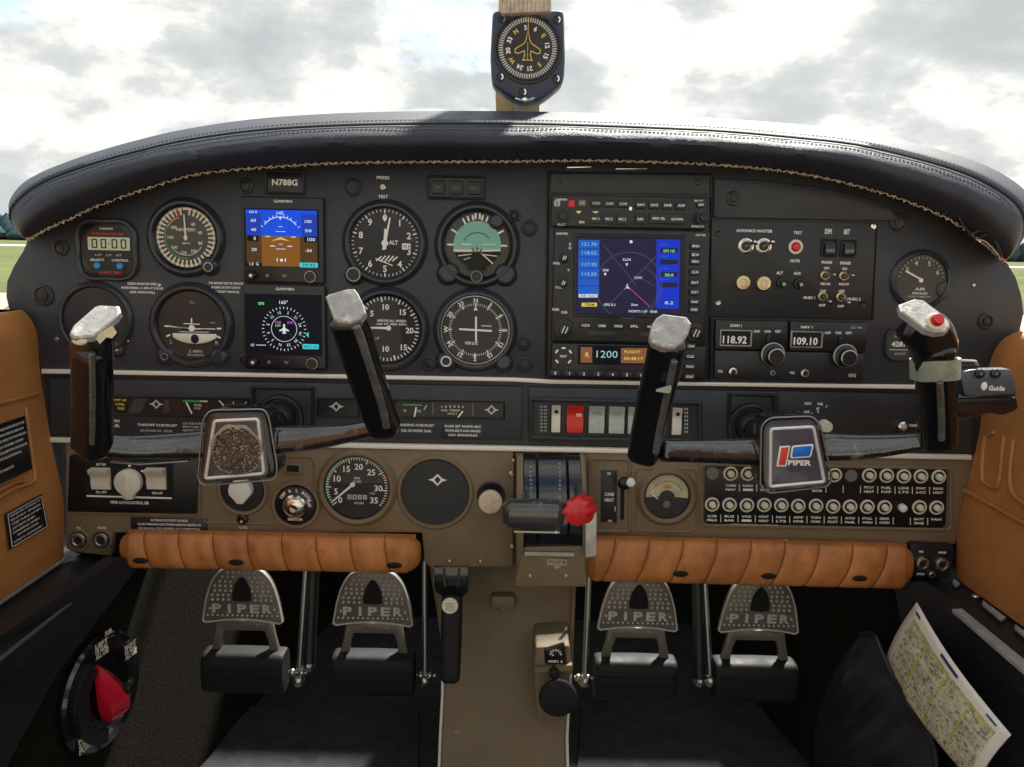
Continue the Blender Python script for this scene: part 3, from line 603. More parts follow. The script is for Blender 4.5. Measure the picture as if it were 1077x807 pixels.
t = T('blank_gauge_cover', 'round black blanking plate behind the worn tip of the left yoke', 'gauge cover', 101, 336, YP)
b = B('ringp'); b.ring([(40.5, 0), (39, 3), (36.5, 4.6), (34.5, 4.2), (33.5, 1.2), (33.5, 0)], n=72); b.lathe([(9, .2), (8, 2.6), (6, 3.6), (2, 3.4)], 20, -31, 24); t.part('surround', b)
b = B('panel2'); b.disc(0, 0, 33.5, .3, 1.4, .4, 64); t.part('disc', b)
b = B('nickel'); b.disc(33, -22, 1.6, 0, 2, .5, 10); b.disc(22, -32, 1.8, 3, 5, .6, 10); t.part('screw', b)

t = gauge('turn_coordinator', 'dark turn coordinator with white aeroplane seen from behind above a slip tube', 'gauge', 202, 342, 35.5, 5.5, lobes=((-28, -33, 8), (28, -33, 8)), knob=((-27, -33, 4.5, 'grey'),))
b = dialb(t, 'dialbrown'); b.use('dimwhite'); b.text('D.C.', 2, 24, 2.4, 1.4, 5); b.use('white')
b.line(-28.5, -1.5, -24.5, -1.7, 1.8, 1.2); b.line(26.5, -3, 31, -3, 1.8, 1.2); b.line(-27, -12.5, -23, -10.5, 1.8, 1.2); b.line(26, -11, 30, -13, 1.8, 1.2)
b.use('dimwhite'); b.text('L', -22, -18, 4, 1.3); b.text('R', 26, -18, 4, 1.3); b.text('2 MIN', 3, -27.5, 2.8, 1.4, 14, bold=.02); b.text('TURN COORDINATOR', 3, -31.5, 2.2, 1.4, 18); b.text('NO PITCH INFO', 22, 3, 1.6, 1.4, 6)
t.part('dial', b)
b = B('white'); b.prism([(-25, -.4), (-3, -3.2), (0, -6), (3, -3.2), (25, -2.8), (25, -3.9), (3, -4.6), (0, -5.8), (-3, -4.8), (-25, -1.8)], 2, 2.5); b.disc(.5, -3.2, 3.4, 2, 2.9, .3, 18); b.line(.5, -2, .5, 7.4, 1.4, 2.2); b.line(-8, 1.6, 9, 1.2, 1.0, 2.2); t.part('aircraft_symbol', b)
b = B('ivory'); n_ = 14
up_ = [(-20 + 46 * i / n_, -8.8 - 0 * i) for i in range(n_ + 1)]; lo = [(26 - 46 * i / n_, -19.5 + 6.5 * abs((2 * i / n_) - 1) ** 2.2) for i in range(n_ + 1)]
b.prism(up_ + lo, 1.6, 2.6, .5); b.use('dimwhite').prism([(-15, -6.6), (20, -6.6), (16, -7.6), (-11, -7.6)], 1.4, 2); t.part('slip_tube', b)
b = B('cutout'); b.blob(3.4, -14.2, 3, 4.2, 4.8, 2, 16, 6); t.part('slip_ball', b)

t = gauge('vertical_speed_indicator', 'vertical speed gauge partly hidden behind the left yoke grip, its hand pointing left at zero', 'gauge', 407, 346, 34.5, 6)
b = dialb(t); b.use('white')
for k, a in enumerate(range(-80, 261, 1)):
    if (a + 80) % 7 == 0 and not -80 <= a < -74: b.tick(a, 30.6 if (a + 80) % 35 else 28.8, 34, 1.0 if (a + 80) % 35 else 1.6, 1.1)
for s_, x, y in (('0', -23, 0), ('5', -15.5, 16), ('10', -1, 23), ('15', 17, 18), ('20', 24, -1), ('15', 18, -19), ('10', -1, -21), ('5', -14, -15)): b.text(s_, x, y, 5.8, 1.4, bold=.025)
b.text('VERTICAL SPEED', 5, 8.6, 2.4, 1.4, 31, bold=.02); b.text('100 FT PER MIN', 5, 5.0, 2.0, 1.4, 31, bold=.02); b.use('dimwhite').text('UP', -10, -10, 2.6, 1.4)
t.part('dial', b); b = B('white'); needle(b, -90, 26, 2.6, 1.4, 2, 2, 2, 1); t.part('needle', b)

t = gauge('course_deviation_indicator', 'course deviation dial with crossed white bars inside a compass ring, bottom centre', 'gauge', 500, 347, 34.5, 5.5, rim='bezel', lobes=((-30, -34, 9), (30, -34, 8)), knob=((-30, -33, 6, 'white'),))
b = B('steel'); b.ring([(36.2, 4.2), (36.0, 5.2), (35.0, 5.3), (34.8, 4.4)], n=72); t.part('chrome_ring', b)
b = dialb(t, 'dialbrown'); b.use('dimwhite').ticks(0, 355, 72, 25.5, 27.8, .8, 1.1); b.use('white').ticks(0, 330, 12, 24.6, 28.4, 1.3, 1.15)
for i, s_ in enumerate(['N', '3', '6', 'E', '12', '15', 'S', '21', '24', 'W', '30', '33']): a = i * 30 - 0; b.text(s_, 31 * math.sin(R(a)), 31 * math.cos(R(a)), 4.6, 1.4, rot=-a, bold=.03)
b.prism([(-2, 20.5), (2, 20.5), (0, 25)], 1.2, 1.6); b.prism([(-1.8, -28), (1.8, -28), (0, -24)], 1.2, 1.6); b.text('VOR LOC', -4, -14, 3, 1.4, 14, bold=.03); b.use('dimwhite').line(6, 4.6, 17, 4.2, 1.2, 1.2)
t.part('dial', b)
b = B('white'); b.line(.5, 14, 1.0, -12, 2.0, 2.0); b.line(-17, .6, 17.5, -.6, 2.0, 2.5); t.part('crossed_bars', b)

def small_gauge(name, label, px, py, Rd):
    t = T(name, label, 'gauge', px, py, YP, 'round gauges in the panel')
    b = B('ringp'); b.ring([(Rd + 6, 0), (Rd + 4, 3), (Rd + 1.2, 4), (Rd, 2.4), (Rd, 0)], n=56); b.lathe([(9, 0), (8, 2.4), (5, 3)], Rd * .95, -Rd * .35, 24); t.part('surround', b)
    t.Rd = Rd; b = B('gaugeglass'); b.disc(0, 0, Rd, 2, 2.3, 0, 40); t.part('glass', b); return t
t = small_gauge('suction_dial', 'small grey dial above the right yoke grip, its hand pointing upper left', 968, 295, 26.5)
b = dialb(t, 'slate'); b.use('dimwhite')
for s_, a in (('3', -55), ('4', -20), ('5', 22), ('6', 62)): b.text(s_, 19 * math.sin(R(a)), 19 * math.cos(R(a)), 5, 1.4, bold=.02)
b.ticks(-80, 80, 17, 22.5, 24.5, .6, 1.1); b.use('white').text('AIR', 0, -9, 3.0, 1.4, 11); b.text('PRESSURE', 0, -13.5, 2.4, 1.4, 16); b.use('dimwhite').text('INCHES OF MERCURY', 0, -17, 1.8, 1.4, 24); t.part('dial', b)
b = B('white'); b.line(-1, 1.5, -17, 9.5, 1.8, 1.7); b.disc(0, 0, 2.4, 1.4, 2, .3, 14); t.part('needle', b)
t = T('flight_hour_meter', 'small hour meter half hidden behind the right yoke grip', 'hour meter', 947, 362, YP)
b = B('panel'); b.frame(rrect(0, 0, 34, 36, 12), 2.5, 0, 3.4, 1.2); t.part('surround', b)
b = B('slate'); b.rr(0, 0, 30, 32, 10, .4, 1); b.use('dimwhite').text('HOURS', 0, 8, 2.4, 1.3, 14); b.use('white').text('42870', 0, 0, 5, 1.4, 20, bold=.03); b.use('dimwhite').line(-11, -6, 11, -6, .8, 1.1); b.text('QUARTZ', 0, -10, 2, 1.3, 12); t.part('dial', b)

# ================================================================== two glass displays
def display(name, label, px, py):
    t = T(name, label, 'display', px, py, YP, 'stacked square flight displays')
    b = B('bezel'); b.rr(0, 0, 86, 89, 3, 0, 6, 1.5); t.part('case', b)
    b = B('white'); b.text('GARMIN', 1, 40, 2.6, 6.4, 19, bold=.02); t.part('lettering', b)
    for x, r, m in ((-33, 4.6, 'panel2'), (29, 6.6, 'steel')):
        b = B('bezel'); b.disc(x, -37, r, 5, 11, 1.2, 24)
        if r > 5: b.use(m).ring([(r - .1, 9.6), (r - .5, 10.9), (r - 1.6, 11), (r - 2, 10)], x, -37, 28)
        else: b.use('white'); b.prism([(x - 2, -37), (x, -35), (x + 2, -37), (x, -39)], 11, 11.4)
        t.part('knob', b)
    b = B('grey'); b.disc(-17, -37, 2, 6, 7, .4, 14); b.prism([(-2, -35.5), (4, -35.5), (2, -38.5), (0, -38.5)], 6, 6.6); t.part('indicator', b)
    return t
t = display('attitude_display', 'square glass flight display showing blue sky over brown ground', 299, 253)
b = B('s_dark'); b.rr(-1, 2.5, 78, 60, 1, 6, 6.3); z = 6.3
b.use('s_blue').box(-38, 36, 4, 31, z, z + .2); b.use('s_brown').box(-22, 18, -27, 4, z, z + .2); b.use('s_darkbrown'); b.box(-38, -22, -24, 4, z, z + .2); b.box(18, 36, -22, 4, z, z + .2)
b.use('s_deep'); b.box(-38, -22, 4, 27, z + .2, z + .3); b.box(20, 36, 4, 27, z + .2, z + .3); z += .35
b.use('s_lblue').box(-22, 18, 4, 5.2, z, z + .1); b.use('s_white').arc(-52, 52, 20.5, 21.3, z, -2, 3); b.prism([(-3.5, 24), (-.5, 24), (-2, 20.5)], z, z + .1)
for a in (-60, -45, -30, -20, -10, 10, 20, 30, 45, 60): b.tick(a, 21, 23.5, .6, z, -2, 3)
for y in (9, 14, -4, -9): b.line(-7 if y % 2 else -4, y, 3 if y % 2 else 0, y, .6, z)
b.use('s_yel'); b.prism([(-12, -1), (-2, 3.4), (8, -1), (-2, 1)], z + .1, z + .2); b.line(-18, 3.6, -13, 3.6, 1.2, z + .1); b.line(9, 3.6, 14, 3.6, 1.2, z + .1)
b.use('s_white'); b.line(-13, -6, -8, -6, 1, z); b.line(5, -6, 10, -6, 1, z)
for y, a_, c in ((20, '60', '100'), (10.5, '40', '50'), (-10, '20', '-50')): b.text(a_, -30, y, 3, z + .1, 5.5); b.text(c, 27, y, 3, z + .1, 7)
b.use('s_dark'); b.rr(-31, 1.5, 12, 6, 1, z, z + .1); b.rr(29, 1.5, 13, 6, 1, z, z + .1); b.use('s_white'); b.text('0', -29, 1.5, 3.6, z + .2); b.text('100', 30, 1.5, 3.4, z + .2, 8)
b.text('145', -2, 28, 3.2, z + .1, 7); b.text('IAS 0', -30, 28.6, 2.4, z + .1, 8); b.rr(-1.5, -20.5, 3, 3, 1.4, z, z + .1); b.line(-6, -22, -6, -18.5, 1, z); b.line(2.5, -22, 2.5, -18.5, 1, z)
b.use('s_cyan').rr(27, -25, 19, 5, 1, z, z + .1); b.use('s_dark').text('29.92', 27, -25, 3, z + .2, 14); b.use('s_white').text('1.0', -33, -25, 3, z + .1); b.text('G', -27, -25, 3, z + .1)
t.part('screen', b)
t = display('heading_display', 'square glass flight display showing a white compass rose on black', 301, 344)
b = B('s_dark'); b.rr(-1, 2.5, 80, 64, 1, 6, 6.3); z = 6.35; cx, cy_ = -.5, -1.5
b.use('s_white').ticks(0, 350, 36, 20.8, 23.2, .55, z, cx, cy_); b.arc(0, 359.9, 13, 13.45, z, cx, cy_)
for i, s_ in enumerate(['N', '3', '6', 'E', '12', '15', 'S', '21', '24', 'W', '30', '33']): a = i * 30 - 165; b.text(s_, cx + 17.3 * math.sin(R(a)), cy_ + 17.3 * math.cos(R(a)), 3.0, z + .1, rot=-a, bold=.0)
b.prism([(cx - .9, cy_ + 5), (cx + .9, cy_ + 5), (cx + 1.1, cy_ + .8), (cx + 5, cy_ - 1.5), (cx + 5, cy_ - 2.6), (cx + 1, cy_ - 1.8), (cx + 2, cy_ - 5), (cx - 2, cy_ - 5), (cx - 1, cy_ - 1.8), (cx - 5, cy_ - 2.6), (cx - 5, cy_ - 1.5), (cx - 1.1, cy_ + .8)], z, z + .1)
b.text("165°", cx, 26.2, 3.4, z, 9); b.line(-30, -19, -20, -19, .6, z); b.text('GS', -34, -19, 2.4, z); b.use('s_green').text('GPS', -24, 24.5, 2.8, z, 6.4); b.use('s_mag'); b.text('TERM', -7, 5.2, 2.6, z + .1, 6.5); b.text('ENR', 6, 5.2, 2.6, z + .1, 6); b.use('s_green').text('LOI', -7, 2, 2.2, z + .1, 5)
b.use('s_cyan'); b.prism([(22, -7), (25, -4), (25, -10)], z, z + .1); b.rr(27, -19.5, 17, 5.2, 1, z, z + .1); b.use('s_dark').text('HDG 165', 27, -19.5, 2.6, z + .2, 14)
b.use('s_line').prism([(cx, cy_ + 0), (cx, cy_ + .1), (cx + 24, cy_ - 21), (cx + 24, cy_ - 22)], z - .05, z); t.part('screen', b)

# ================================================================== small panel fittings
t = T('registration_plate', 'small black plate lettered N788G at the top left of the panel', 'name plate', 300, 192, YP)
b = B('panel'); b.frame(rrect(0, 0, 42, 25, 2), 2.2, 0, 3.4, 1); b.use('bezel').rr(0, 0, 38, 21, 1.5, 0, 1.2, .3); t.part('plate', b); b = B('white'); b.text('N788G', 0, 0, 6.0, 1.7, 27, bold=.03); t.part('lettering', b)
t = T('annunciator_lights', 'strip of three dark square warning lights above the attitude indicator', 'warning lights', 480, 197.5, YP)
b = B('panel'); b.frame(rrect(0, 0, 61, 24, 2), 2.4, 0, 4, 1.2); b.use('bezel').rr(0, 0, 56, 19, 1, 0, .8); t.part('frame', b)
for i, s_ in enumerate(('VAC', 'OIL', 'ALT')): b = B('panel2'); b.rr(-19 + i * 19, 0, 14, 14, 1.5, .8, 4, 1); b.use('grey').text(s_, -19 + i * 19, 0, 2.6, 4.35, 7); t.part('light', b)

# ================================================================== centre stack
st = T('radio_mounting_plate', 'raised black plate behind the audio panel, navigator and transponder', 'mounting plate', 659, 288, YP)
b = B('panel2'); b.prism([st.q(*p) for p in [(578, 180), (747, 182), (745, 400), (575, 397.5)]], 0, 1.6, .6); b.use('bezel').frame([st.q(*p) for p in [(575.5, 181), (749, 183), (747, 401), (573, 398)]], 2.2, 0, 3.6, 1); st.part('plate', b)
b = B('panel'); b.prism([st.q(*p) for p in [(580, 182), (746, 184), (745.5, 205), (579.5, 203)]], 1.6, 2.8, .5); st.part('cover_plate', b)
for x in (588, 733): b = B('bezel'); b.disc(*st.q(x, 190.5 + (x > 600) * 2), 2.6, 2.8, 3.5, .6, 14); st.part('screw', b)
def unit(name, label, cat, px, py, w_, h, d=9, group=None):
    t = T(name, label, cat, px, py, YP, group); b = B('bezel'); b.rr(0, 0, w_, h, 2, 1, d, 1.2); t.part('case', b); t.d = d; return t
def key(t, px, py, w_, h, s_=None, m='panel2', tm='white', th=2.4, tw=None, r=1.5):
    x, y = t.q(px, py); b = B(m); b.rr(x, y, w_, h, r, t.d - .2, t.d + 1.8, .7)
    if s_: b.use(tm).text(s_, x, y, th, t.d + 2.2, tw or w_ * .66, bold=.03)
    t.part('button', b)
def dial_knob(t, px, py, r, h=9, ringm='grey', mark=True, inner=True):
    x, y = t.q(px, py); b = B('bezel'); b.lathe([(r, t.d), (r * .96, t.d + h * .6), (r * .9, t.d + h * .62)], x, y, 28)
    if inner: b.lathe([(r * .66, t.d + h * .6), (r * .62, t.d + h - .6), (r * .54, t.d + h)], x, y, 24)
    if ringm: b.use(ringm).ring([(r + .3, t.d), (r + .2, t.d + 1), (r - .8, t.d + 1)], x, y, 32)
    if mark: b.use('white'); b.line(x - r * .3, y - r * .4, x + r * .05, y + r * .42, .9, t.d + h); b.line(x + r * .1, y - r * .42, x + r * .4, y + r * .3, .9, t.d + h)
    t.part('knob', b)
t = unit('audio_panel', 'slim audio selector panel with two rows of small keys, top of centre stack', 'audio panel', 660.5, 223.5, 162, 33)
b = B('white'); z = t.d + .3; b.text('GARMIN', *t.q(590, 210.5), 2.2, z, 12, bold=.02); b.text('PILOT', *t.q(590, 236.5), 2.4, z, 8, bold=.02); b.text('PILOT', *t.q(733, 212), 2.2, z, 9, bold=.02); b.text('INTERCOM', *t.q(732, 238.5), 2.2, z, 13, bold=.02)
b.use('led').blob(*t.q(662, 220), z, 1.6, 2, .8, 10, 6); b.use('s_yel'); b.prism([t.q(605, 222.5), t.q(611, 222.5), t.q(608, 225.5)], z, z + .2); b.prism([t.q(622, 223), t.q(629, 223), t.q(625.5, 225)], z, z + .2)
t.part('lettering', b)
key(t, 585.5, 214.5, 6.5, 6.5, 'C', 'dimwhite', 'bezel', 3.4, 3); b = B('rockred'); b.rr(*t.q(600.5, 215), 6.5, 7.5, 1.2, t.d, t.d + 1.6, .5); t.part('button', b); key(t, 611.5, 214.3, 8, 7, 'MKR', 'grey', 'yellowmark')
for i, s_ in enumerate(('COM1', 'COM2', 'COM3')): key(t, 626 + 14 * i, 214.5 + .3 * i, 12, 7.5, s_, tm='cream')
for i, s_ in enumerate(('NAV1', 'NAV2', 'DME', 'ADF')): key(t, 672.5 + 14 * i, 216 + .3 * i, 11.5, 8, s_)
for i, s_ in enumerate(('MIC 1', 'MIC 2', 'MIC 3')): key(t, 625.5 + 13.8 * i, 230.5 + .3 * i, 11.5, 11, s_)
key(t, 672, 231, 10, 10.5, 'MUSIC'); key(t, 691, 230.3, 20, 10.5, 'SPKR TEL'); key(t, 710, 231, 19, 10.5, 'AUX MON'); key(t, 611, 234, 9, 5, 'SENS'); key(t, 735, 216, 9, 6, 'CREW')
dial_knob(t, 591.5, 228, 7.2, 9, None, False); dial_knob(t, 737, 229.5, 7.2, 9, 'grey', False)
t = unit('gps_navigator', 'large navigator with dark moving map between blue data columns, centre stack', 'navigator', 661.5, 301.5, 161, 117)
b = B('bezel'); b.frame([t.q(*p) for p in [(603, 246), (719, 248), (717.5, 334.5), (602, 332.5)]], 3.2, t.d - .5, t.d + 1.4, .8); t.part('screen_bezel', b)
b = B('s_map'); z = t.d; b.prism([t.q(*p) for p in [(606, 249), (716, 251), (714.5, 331.5), (605, 329.5)]], z - .5, z + .2); z += .3
def qb(m, L, dz=0): b.use(m).prism([t.q(*p) for p in L], z + dz, z + dz + .12)
qb('s_lblue', [(608, 252.5), (629.5, 252.8), (629, 309), (607.3, 308.7)]); qb('s_bluetop', [(689, 252), (713.5, 252.3), (712, 324.5), (688.5, 324)])
for y in (261, 270, 282, 292, 300): qb('s_deep', [(608, y), (629, y), (629, y + 1.2), (608, y + 1.2)], .15)
for y in (261, 273, 286, 297): qb('s_map', [(693, y), (711, y), (711, y + 5), (693, y + 5)], .15); qb('s_lblue', [(692, y - 4), (702, y - 4), (702, y - 3), (692, y - 3)], .15)
for y, s_ in ((257, '121.70 '), (266, '118.02'), (278, '117.95'), (288, '110.50')): b.use('s_num').text(s_, *t.q(619, y), 3.4, z + .3, 15, bold=0)
b.use('s_green'); b.text('GPS 165', *t.q(702, 264), 2.6, z + .3, 12); b.text('20.0', *t.q(702, 289), 2.8, z + .3, 9); b.text('8.2', *t.q(702, 318), 3, z + .3, 9)
b.use('s_line').arc(0, 359, 34, 34.6, z, *t.q(660, 300)); b.arc(20, 170, 23, 23.6, z, *t.q(668, 304)); b.line(*t.q(640, 320), *t.q(688, 270), .6, z); b.line(*t.q(634, 258), *t.q(668, 300), .5, z); b.line(*t.q(672, 292), *t.q(686, 300), .5, z)
b.use('s_mag').line(*t.q(658, 300), *t.q(682, 322), .5, z + .05)
b.use('s_white'); b.text('KLCH', *t.q(658, 273), 2.6, z + .1, 8); b.text('5R8', *t.q(636, 284), 2.4, z + .1, 6); b.text('KCWF', *t.q(670, 292), 2.4, z + .1, 8); b.text('GPS 0.1', *t.q(640, 320), 2.6, z + .1, 12); b.text('20nm', *t.q(666, 320), 2.4, z + .1, 7); b.text('NORTH UP   ENR', *t.q(675, 327), 2.4, z + .1, 30)
b.prism([t.q(*p) for p in [(658.5, 298), (661, 304), (658.5, 302.5), (656, 304)]], z + .1, z + .2); b.prism([t.q(*p) for p in [(656.5, 277), (659.5, 277), (658, 280)]], z + .1, z + .2); b.prism([t.q(*p) for p in [(634, 287), (637, 287), (635.5, 290)]], z + .1, z + .2); b.disc(*t.q(662.5, 254.5), 1.6, z + .1, z + .2, 0, 12)
qb('s_white', [(608, 309), (628, 309), (628, 312.5), (608, 312.5)]); qb('s_yel', [(611, 318), (627, 318), (627, 322), (611, 322)]); b.use('s_dark').text('ENR  VLOC', *t.q(618, 310.8), 2.4, z + .3, 16); b.text('TERM', *t.q(619, 320), 2.6, z + .3, 10)
t.part('screen', b)
b = B('white'); z = t.d + .3; b.text('GARMIN', *t.q(590.5, 246), 2.4, z, 12, bold=.02); b.text('NAV 430', *t.q(735, 247.5), 2.2, z, 10, bold=.02)
for s_, x, y, w_ in (('C', 599, 257, 0), ('O', 598.8, 261, 0), ('V', 597.5, 284, 0), ('PWR', 585, 277, 7), ('VOL', 587, 302, 7), ('PUSH', 584, 325, 7), ('CHR', 593, 328, 7)): b.text(s_, *t.q(x, y), 2.6, z, w_ or None, bold=.03)
t.part('lettering', b)
for x, y in ((592.5, 271), (591.5, 297)): dial_knob(t, x, y, 5.2, 8, None, True)
dial_knob(t, 592.5, 345, 9.2, 11, 'grey', True); dial_knob(t, 728, 348.5, 9.2, 11, 'grey', True)
for i, (y, s_) in enumerate(((259, 'RNG'), (268, 'D'), (275, 'MENU'), (286, 'CLR'), (297, 'ENT'), (307, 'DFLT'), (317, 'MAP'), (325, 'DIR'))): key(t, 729.5 - i * .2, y, 11, 7, s_)
for i, s_ in enumerate(('CDI', 'OBS', 'MSG', 'FPL', 'VNAV', 'PROC')): key(t, 615 + 17 * i, 341.5 + .35 * i, 12.5, 5.5, s_)
b = B('panel2'); b.rr(*t.q(690, 352), 38, 6, 1, t.d - .2, t.d + .8, .3); b.rr(*t.q(632, 350.5), 30, 6, 1, t.d - .2, t.d + .5, .3); b.use('cutout').disc(*t.q(655.5, 352), 1.5, t.d, t.d + .2, 0, 10); t.part('card_slot', b)
t = unit('transponder', 'slim transponder with amber readout showing 1200, bottom of centre stack', 'transponder', 660, 379, 161, 35)
b = B('s_dark'); z = t.d; b.prism([t.q(*p) for p in [(607, 362), (682, 363.2), (682, 383), (607, 382)]], z - .3, z + .2)
qb2 = lambda m, L: b.use(m).prism([t.q(*p) for p in L], z + .2, z + .35)
qb2('s_orange', [(610, 364), (622, 364.2), (622, 380.5), (610, 380.2)]); qb2('s_orange', [(652, 365), (680, 365.3), (680, 381), (652, 380.8)]); b.use('s_num').text('1200', *t.q(637.5, 371.5), 7.4, z + .5, 22, bold=.0); b.use('s_yel').text('R', *t.q(617, 372), 5, z + .5); b.text('FLIGHT', *t.q(664, 369), 3, z + .5, 17); b.text('00:48:17', *t.q(665, 376), 3.2, z + .5, 20); t.part('screen', b)
x, y = t.q(592, 373.5); b = B('panel2'); b.disc(x, y, 11, t.d - .2, t.d + 1.4, .6, 32); b.use('white')
for a in (0, 55, -55, 130, -130): b.tick(a, 7.6, 9.6, 4.2, t.d + 1.45, x, y)
b.text('IDENT', x, y, 2.2, t.d + 1.7, 7, bold=.03); t.part('mode_ring', b)
for i in range(8):
    x, y = t.q(583.5 + 14.9 * i, 391 + .35 * i); b = B('panel2'); b.rr(x, y, 12, 6.5, 1.5, t.d - .2, t.d + 1.6, .6); b.use('white').text(str(i), x, y, 3, t.d + 2, bold=.04); t.part('button', b)
for i, s_ in enumerate(('CRSR', 'CLR', 'FUNC', 'START')): key(t, 724.5 - i * .4, 363 + i * 10.6, 12, 6.5, s_)

# ================================================================== right of the stack
t = T('blank_cover_plate', 'grey blank cover with sloping top edge to the right of the centre stack', 'cover plate', 842, 209, YP)
b = B('panel'); b.prism(rpoly([t.q(*p) for p in [(751, 188), (800, 190), (862, 197), (905, 207), (936, 219), (944, 232.5), (750, 229.5)]], 4), 0, 3, 1); t.part('plate', b)
x, y = t.q(770.5, 209); b = B('bezel'); b.lathe([(8.2, 2.6), (7.6, 4), (5.4, 3.2), (4, 3.2), (3.4, 4.6), (1, 4.8)], x, y, 28); t.part('plug', b)
t = T('switch_panel', 'black switch panel with avionics master switches and red-centred test button', 'switch panel', 834, 285, YP); t.d = 3
b = B('panel2'); b.prism(rpoly([t.q(*p) for p in [(748, 232), (921, 234.5), (915.5, 336), (744, 333)]], 2), 0, 3, .8); b.use('panel').prism([t.q(*p) for p in [(921, 236), (924, 236), (918, 336), (916, 336)]], 0, 4.5, 1); t.part('plate', b)
z = 3.35
for s_, x, y, h, w_ in (('AVIONICS MASTER', 792.5, 243, 2.8, 38), ('TEST', 838, 245, 2.8, 9), ('MUTE', 835, 274.5, 2.8, 10), ('ALT', 819, 287, 2.8, 7), ('AUX', 837.5, 287.5, 2.8, 7.5), ('DIM', 870, 243.5, 5, 7), ('BRT', 889.5, 244, 5, 6), ('PHONE', 868.5, 276, 2.8, 11), ('SPEAKER', 888, 276.8, 2.8, 11.5), ('ON', 868, 282, 2.6, 5.5), ('ON', 887, 282.8, 2.6, 5), ('MIC-IN', 867, 298.5, 2.6, 10), ('AUX-IN', 886, 298.8, 2.6, 10.5), ('LINE', 864.5, 306, 2.6, 6), ('LINE', 884, 306, 2.6, 6), ('MUSIC 1', 850, 313, 2.6, 12), ('MUSIC 2', 897, 314.5, 2.6, 14), ('OFF', 863.5, 321, 2.6, 7), ('OFF', 883, 322, 2.6, 7)): b = B('white'); b.text(s_, *t.q(x, y), h, z, w_, bold=.03); t.part('lettering', b)
def toggle(px, py, r, lx, ly, m='brass'):
    x, y = t.q(px, py); b = B(m); b.lathe([(r, 3), (r, 4.6), (r * .78, 5.4), (r * .72, 4.4)], x, y, 12 if r < 5 else 20); b.use('bezel').disc(x, y, r * .62, 4, 4.8, 0, 16); b.use('chrome').tube([(x, y, 4), (x + lx * .6, y + ly * .6, 9), (x + lx, y + ly, 13)], [r * .16, r * .2, r * .3], 10); b.blob(x + lx, y + ly, 13, r * .33, r * .33, r * .33, 10, 6); t.part('toggle_switch', b)
toggle(783.5, 259, 8.2, 6.5, 4.5, 'chrome'); toggle(802, 259, 8.2, 6.5, 4.5, 'chrome')
for x, y, lx, ly in ((866.5, 290, 6, 1.5), (886, 290.7, 6, 1.5), (864, 312, 5, -4.5), (883, 312.5, 5.5, -5)): toggle(x, y, 5.2, lx, ly)
for x, y in ((779.5, 297), (801, 297.8)):
    u = t.q(x, y); b = B('brass'); b.lathe([(8.2, 3), (8, 8), (7, 9.4), (4, 9.6), (3.4, 8.8)], *u, 28); b.use('gold').disc(*u, 4, 8, 9, .4, 18); t.part('jack', b)
u = t.q(835.5, 259.8); b = B('cream'); b.ring([(7.6, 3), (7.4, 5), (5, 5.4), (4.6, 3)], *u, 32); b.use('knobred').lathe([(4.6, 3), (4.6, 6), (3.4, 7.4), (1, 7.6)], *u, 24); t.part('test_button', b)
for x, y in ((821, 297.5), (839, 298)): u = t.q(x, y); b = B('bezel'); b.lathe([(6, 3), (5.4, 6), (3.6, 6.4), (3.4, 10), (2.4, 10.8)], *u, 22); b.use('steel').blob(u[0] + .6, u[1] - 1.6, 10.4, 2.2, 3.0, 1.2, 12, 6); t.part('jack', b)
for x, y in ((871, 261), (891, 261.6)):
    u = t.q(x, y); b = B('bezel'); b.frame(rrect(u[0], u[1], 16.5, 18, 1.5), 2, 3, 5, .8); b.use('panel').rr(u[0] + .5, u[1] - 1, 11, 12, 1, 3, 6.4, 1); b.use('grey').box(u[0] - 4, u[0] + 5, u[1] - 4.2, u[1] - 1, 6.3, 6.7); t.part('rocker', b)
for x, y, m in ((755, 246, 'bezel'), (917, 238.5, 'chrome'), (907, 320, 'bezel'), (754.5, 318, 'nickel')): u = t.q(x, y); b = B(m); b.lathe([(3.2, 3), (2.8, 4.2), (1.2, 3.6)], *u, 16); t.part('screw', b)
t = T('comm_nav_radios', 'pair of black tuning radios side by side with digit windows and round knobs', 'radio', 829, 368, YP); t.d = 7
b = B('bezel'); b.prism([t.q(*p) for p in [(751, 336), (826.5, 337.5), (825.5, 368), (750.5, 366.5)]], 0, 7, 1); b.prism([t.q(*p) for p in [(829, 337.5), (910, 339), (907.5, 370), (828, 368.2)]], 0, 7, 1); b.use('panel2').prism([t.q(*p) for p in [(750.5, 367.8), (907, 371), (905.5, 400.5), (750, 397)]], 0, 6, 1); t.part('case', b)
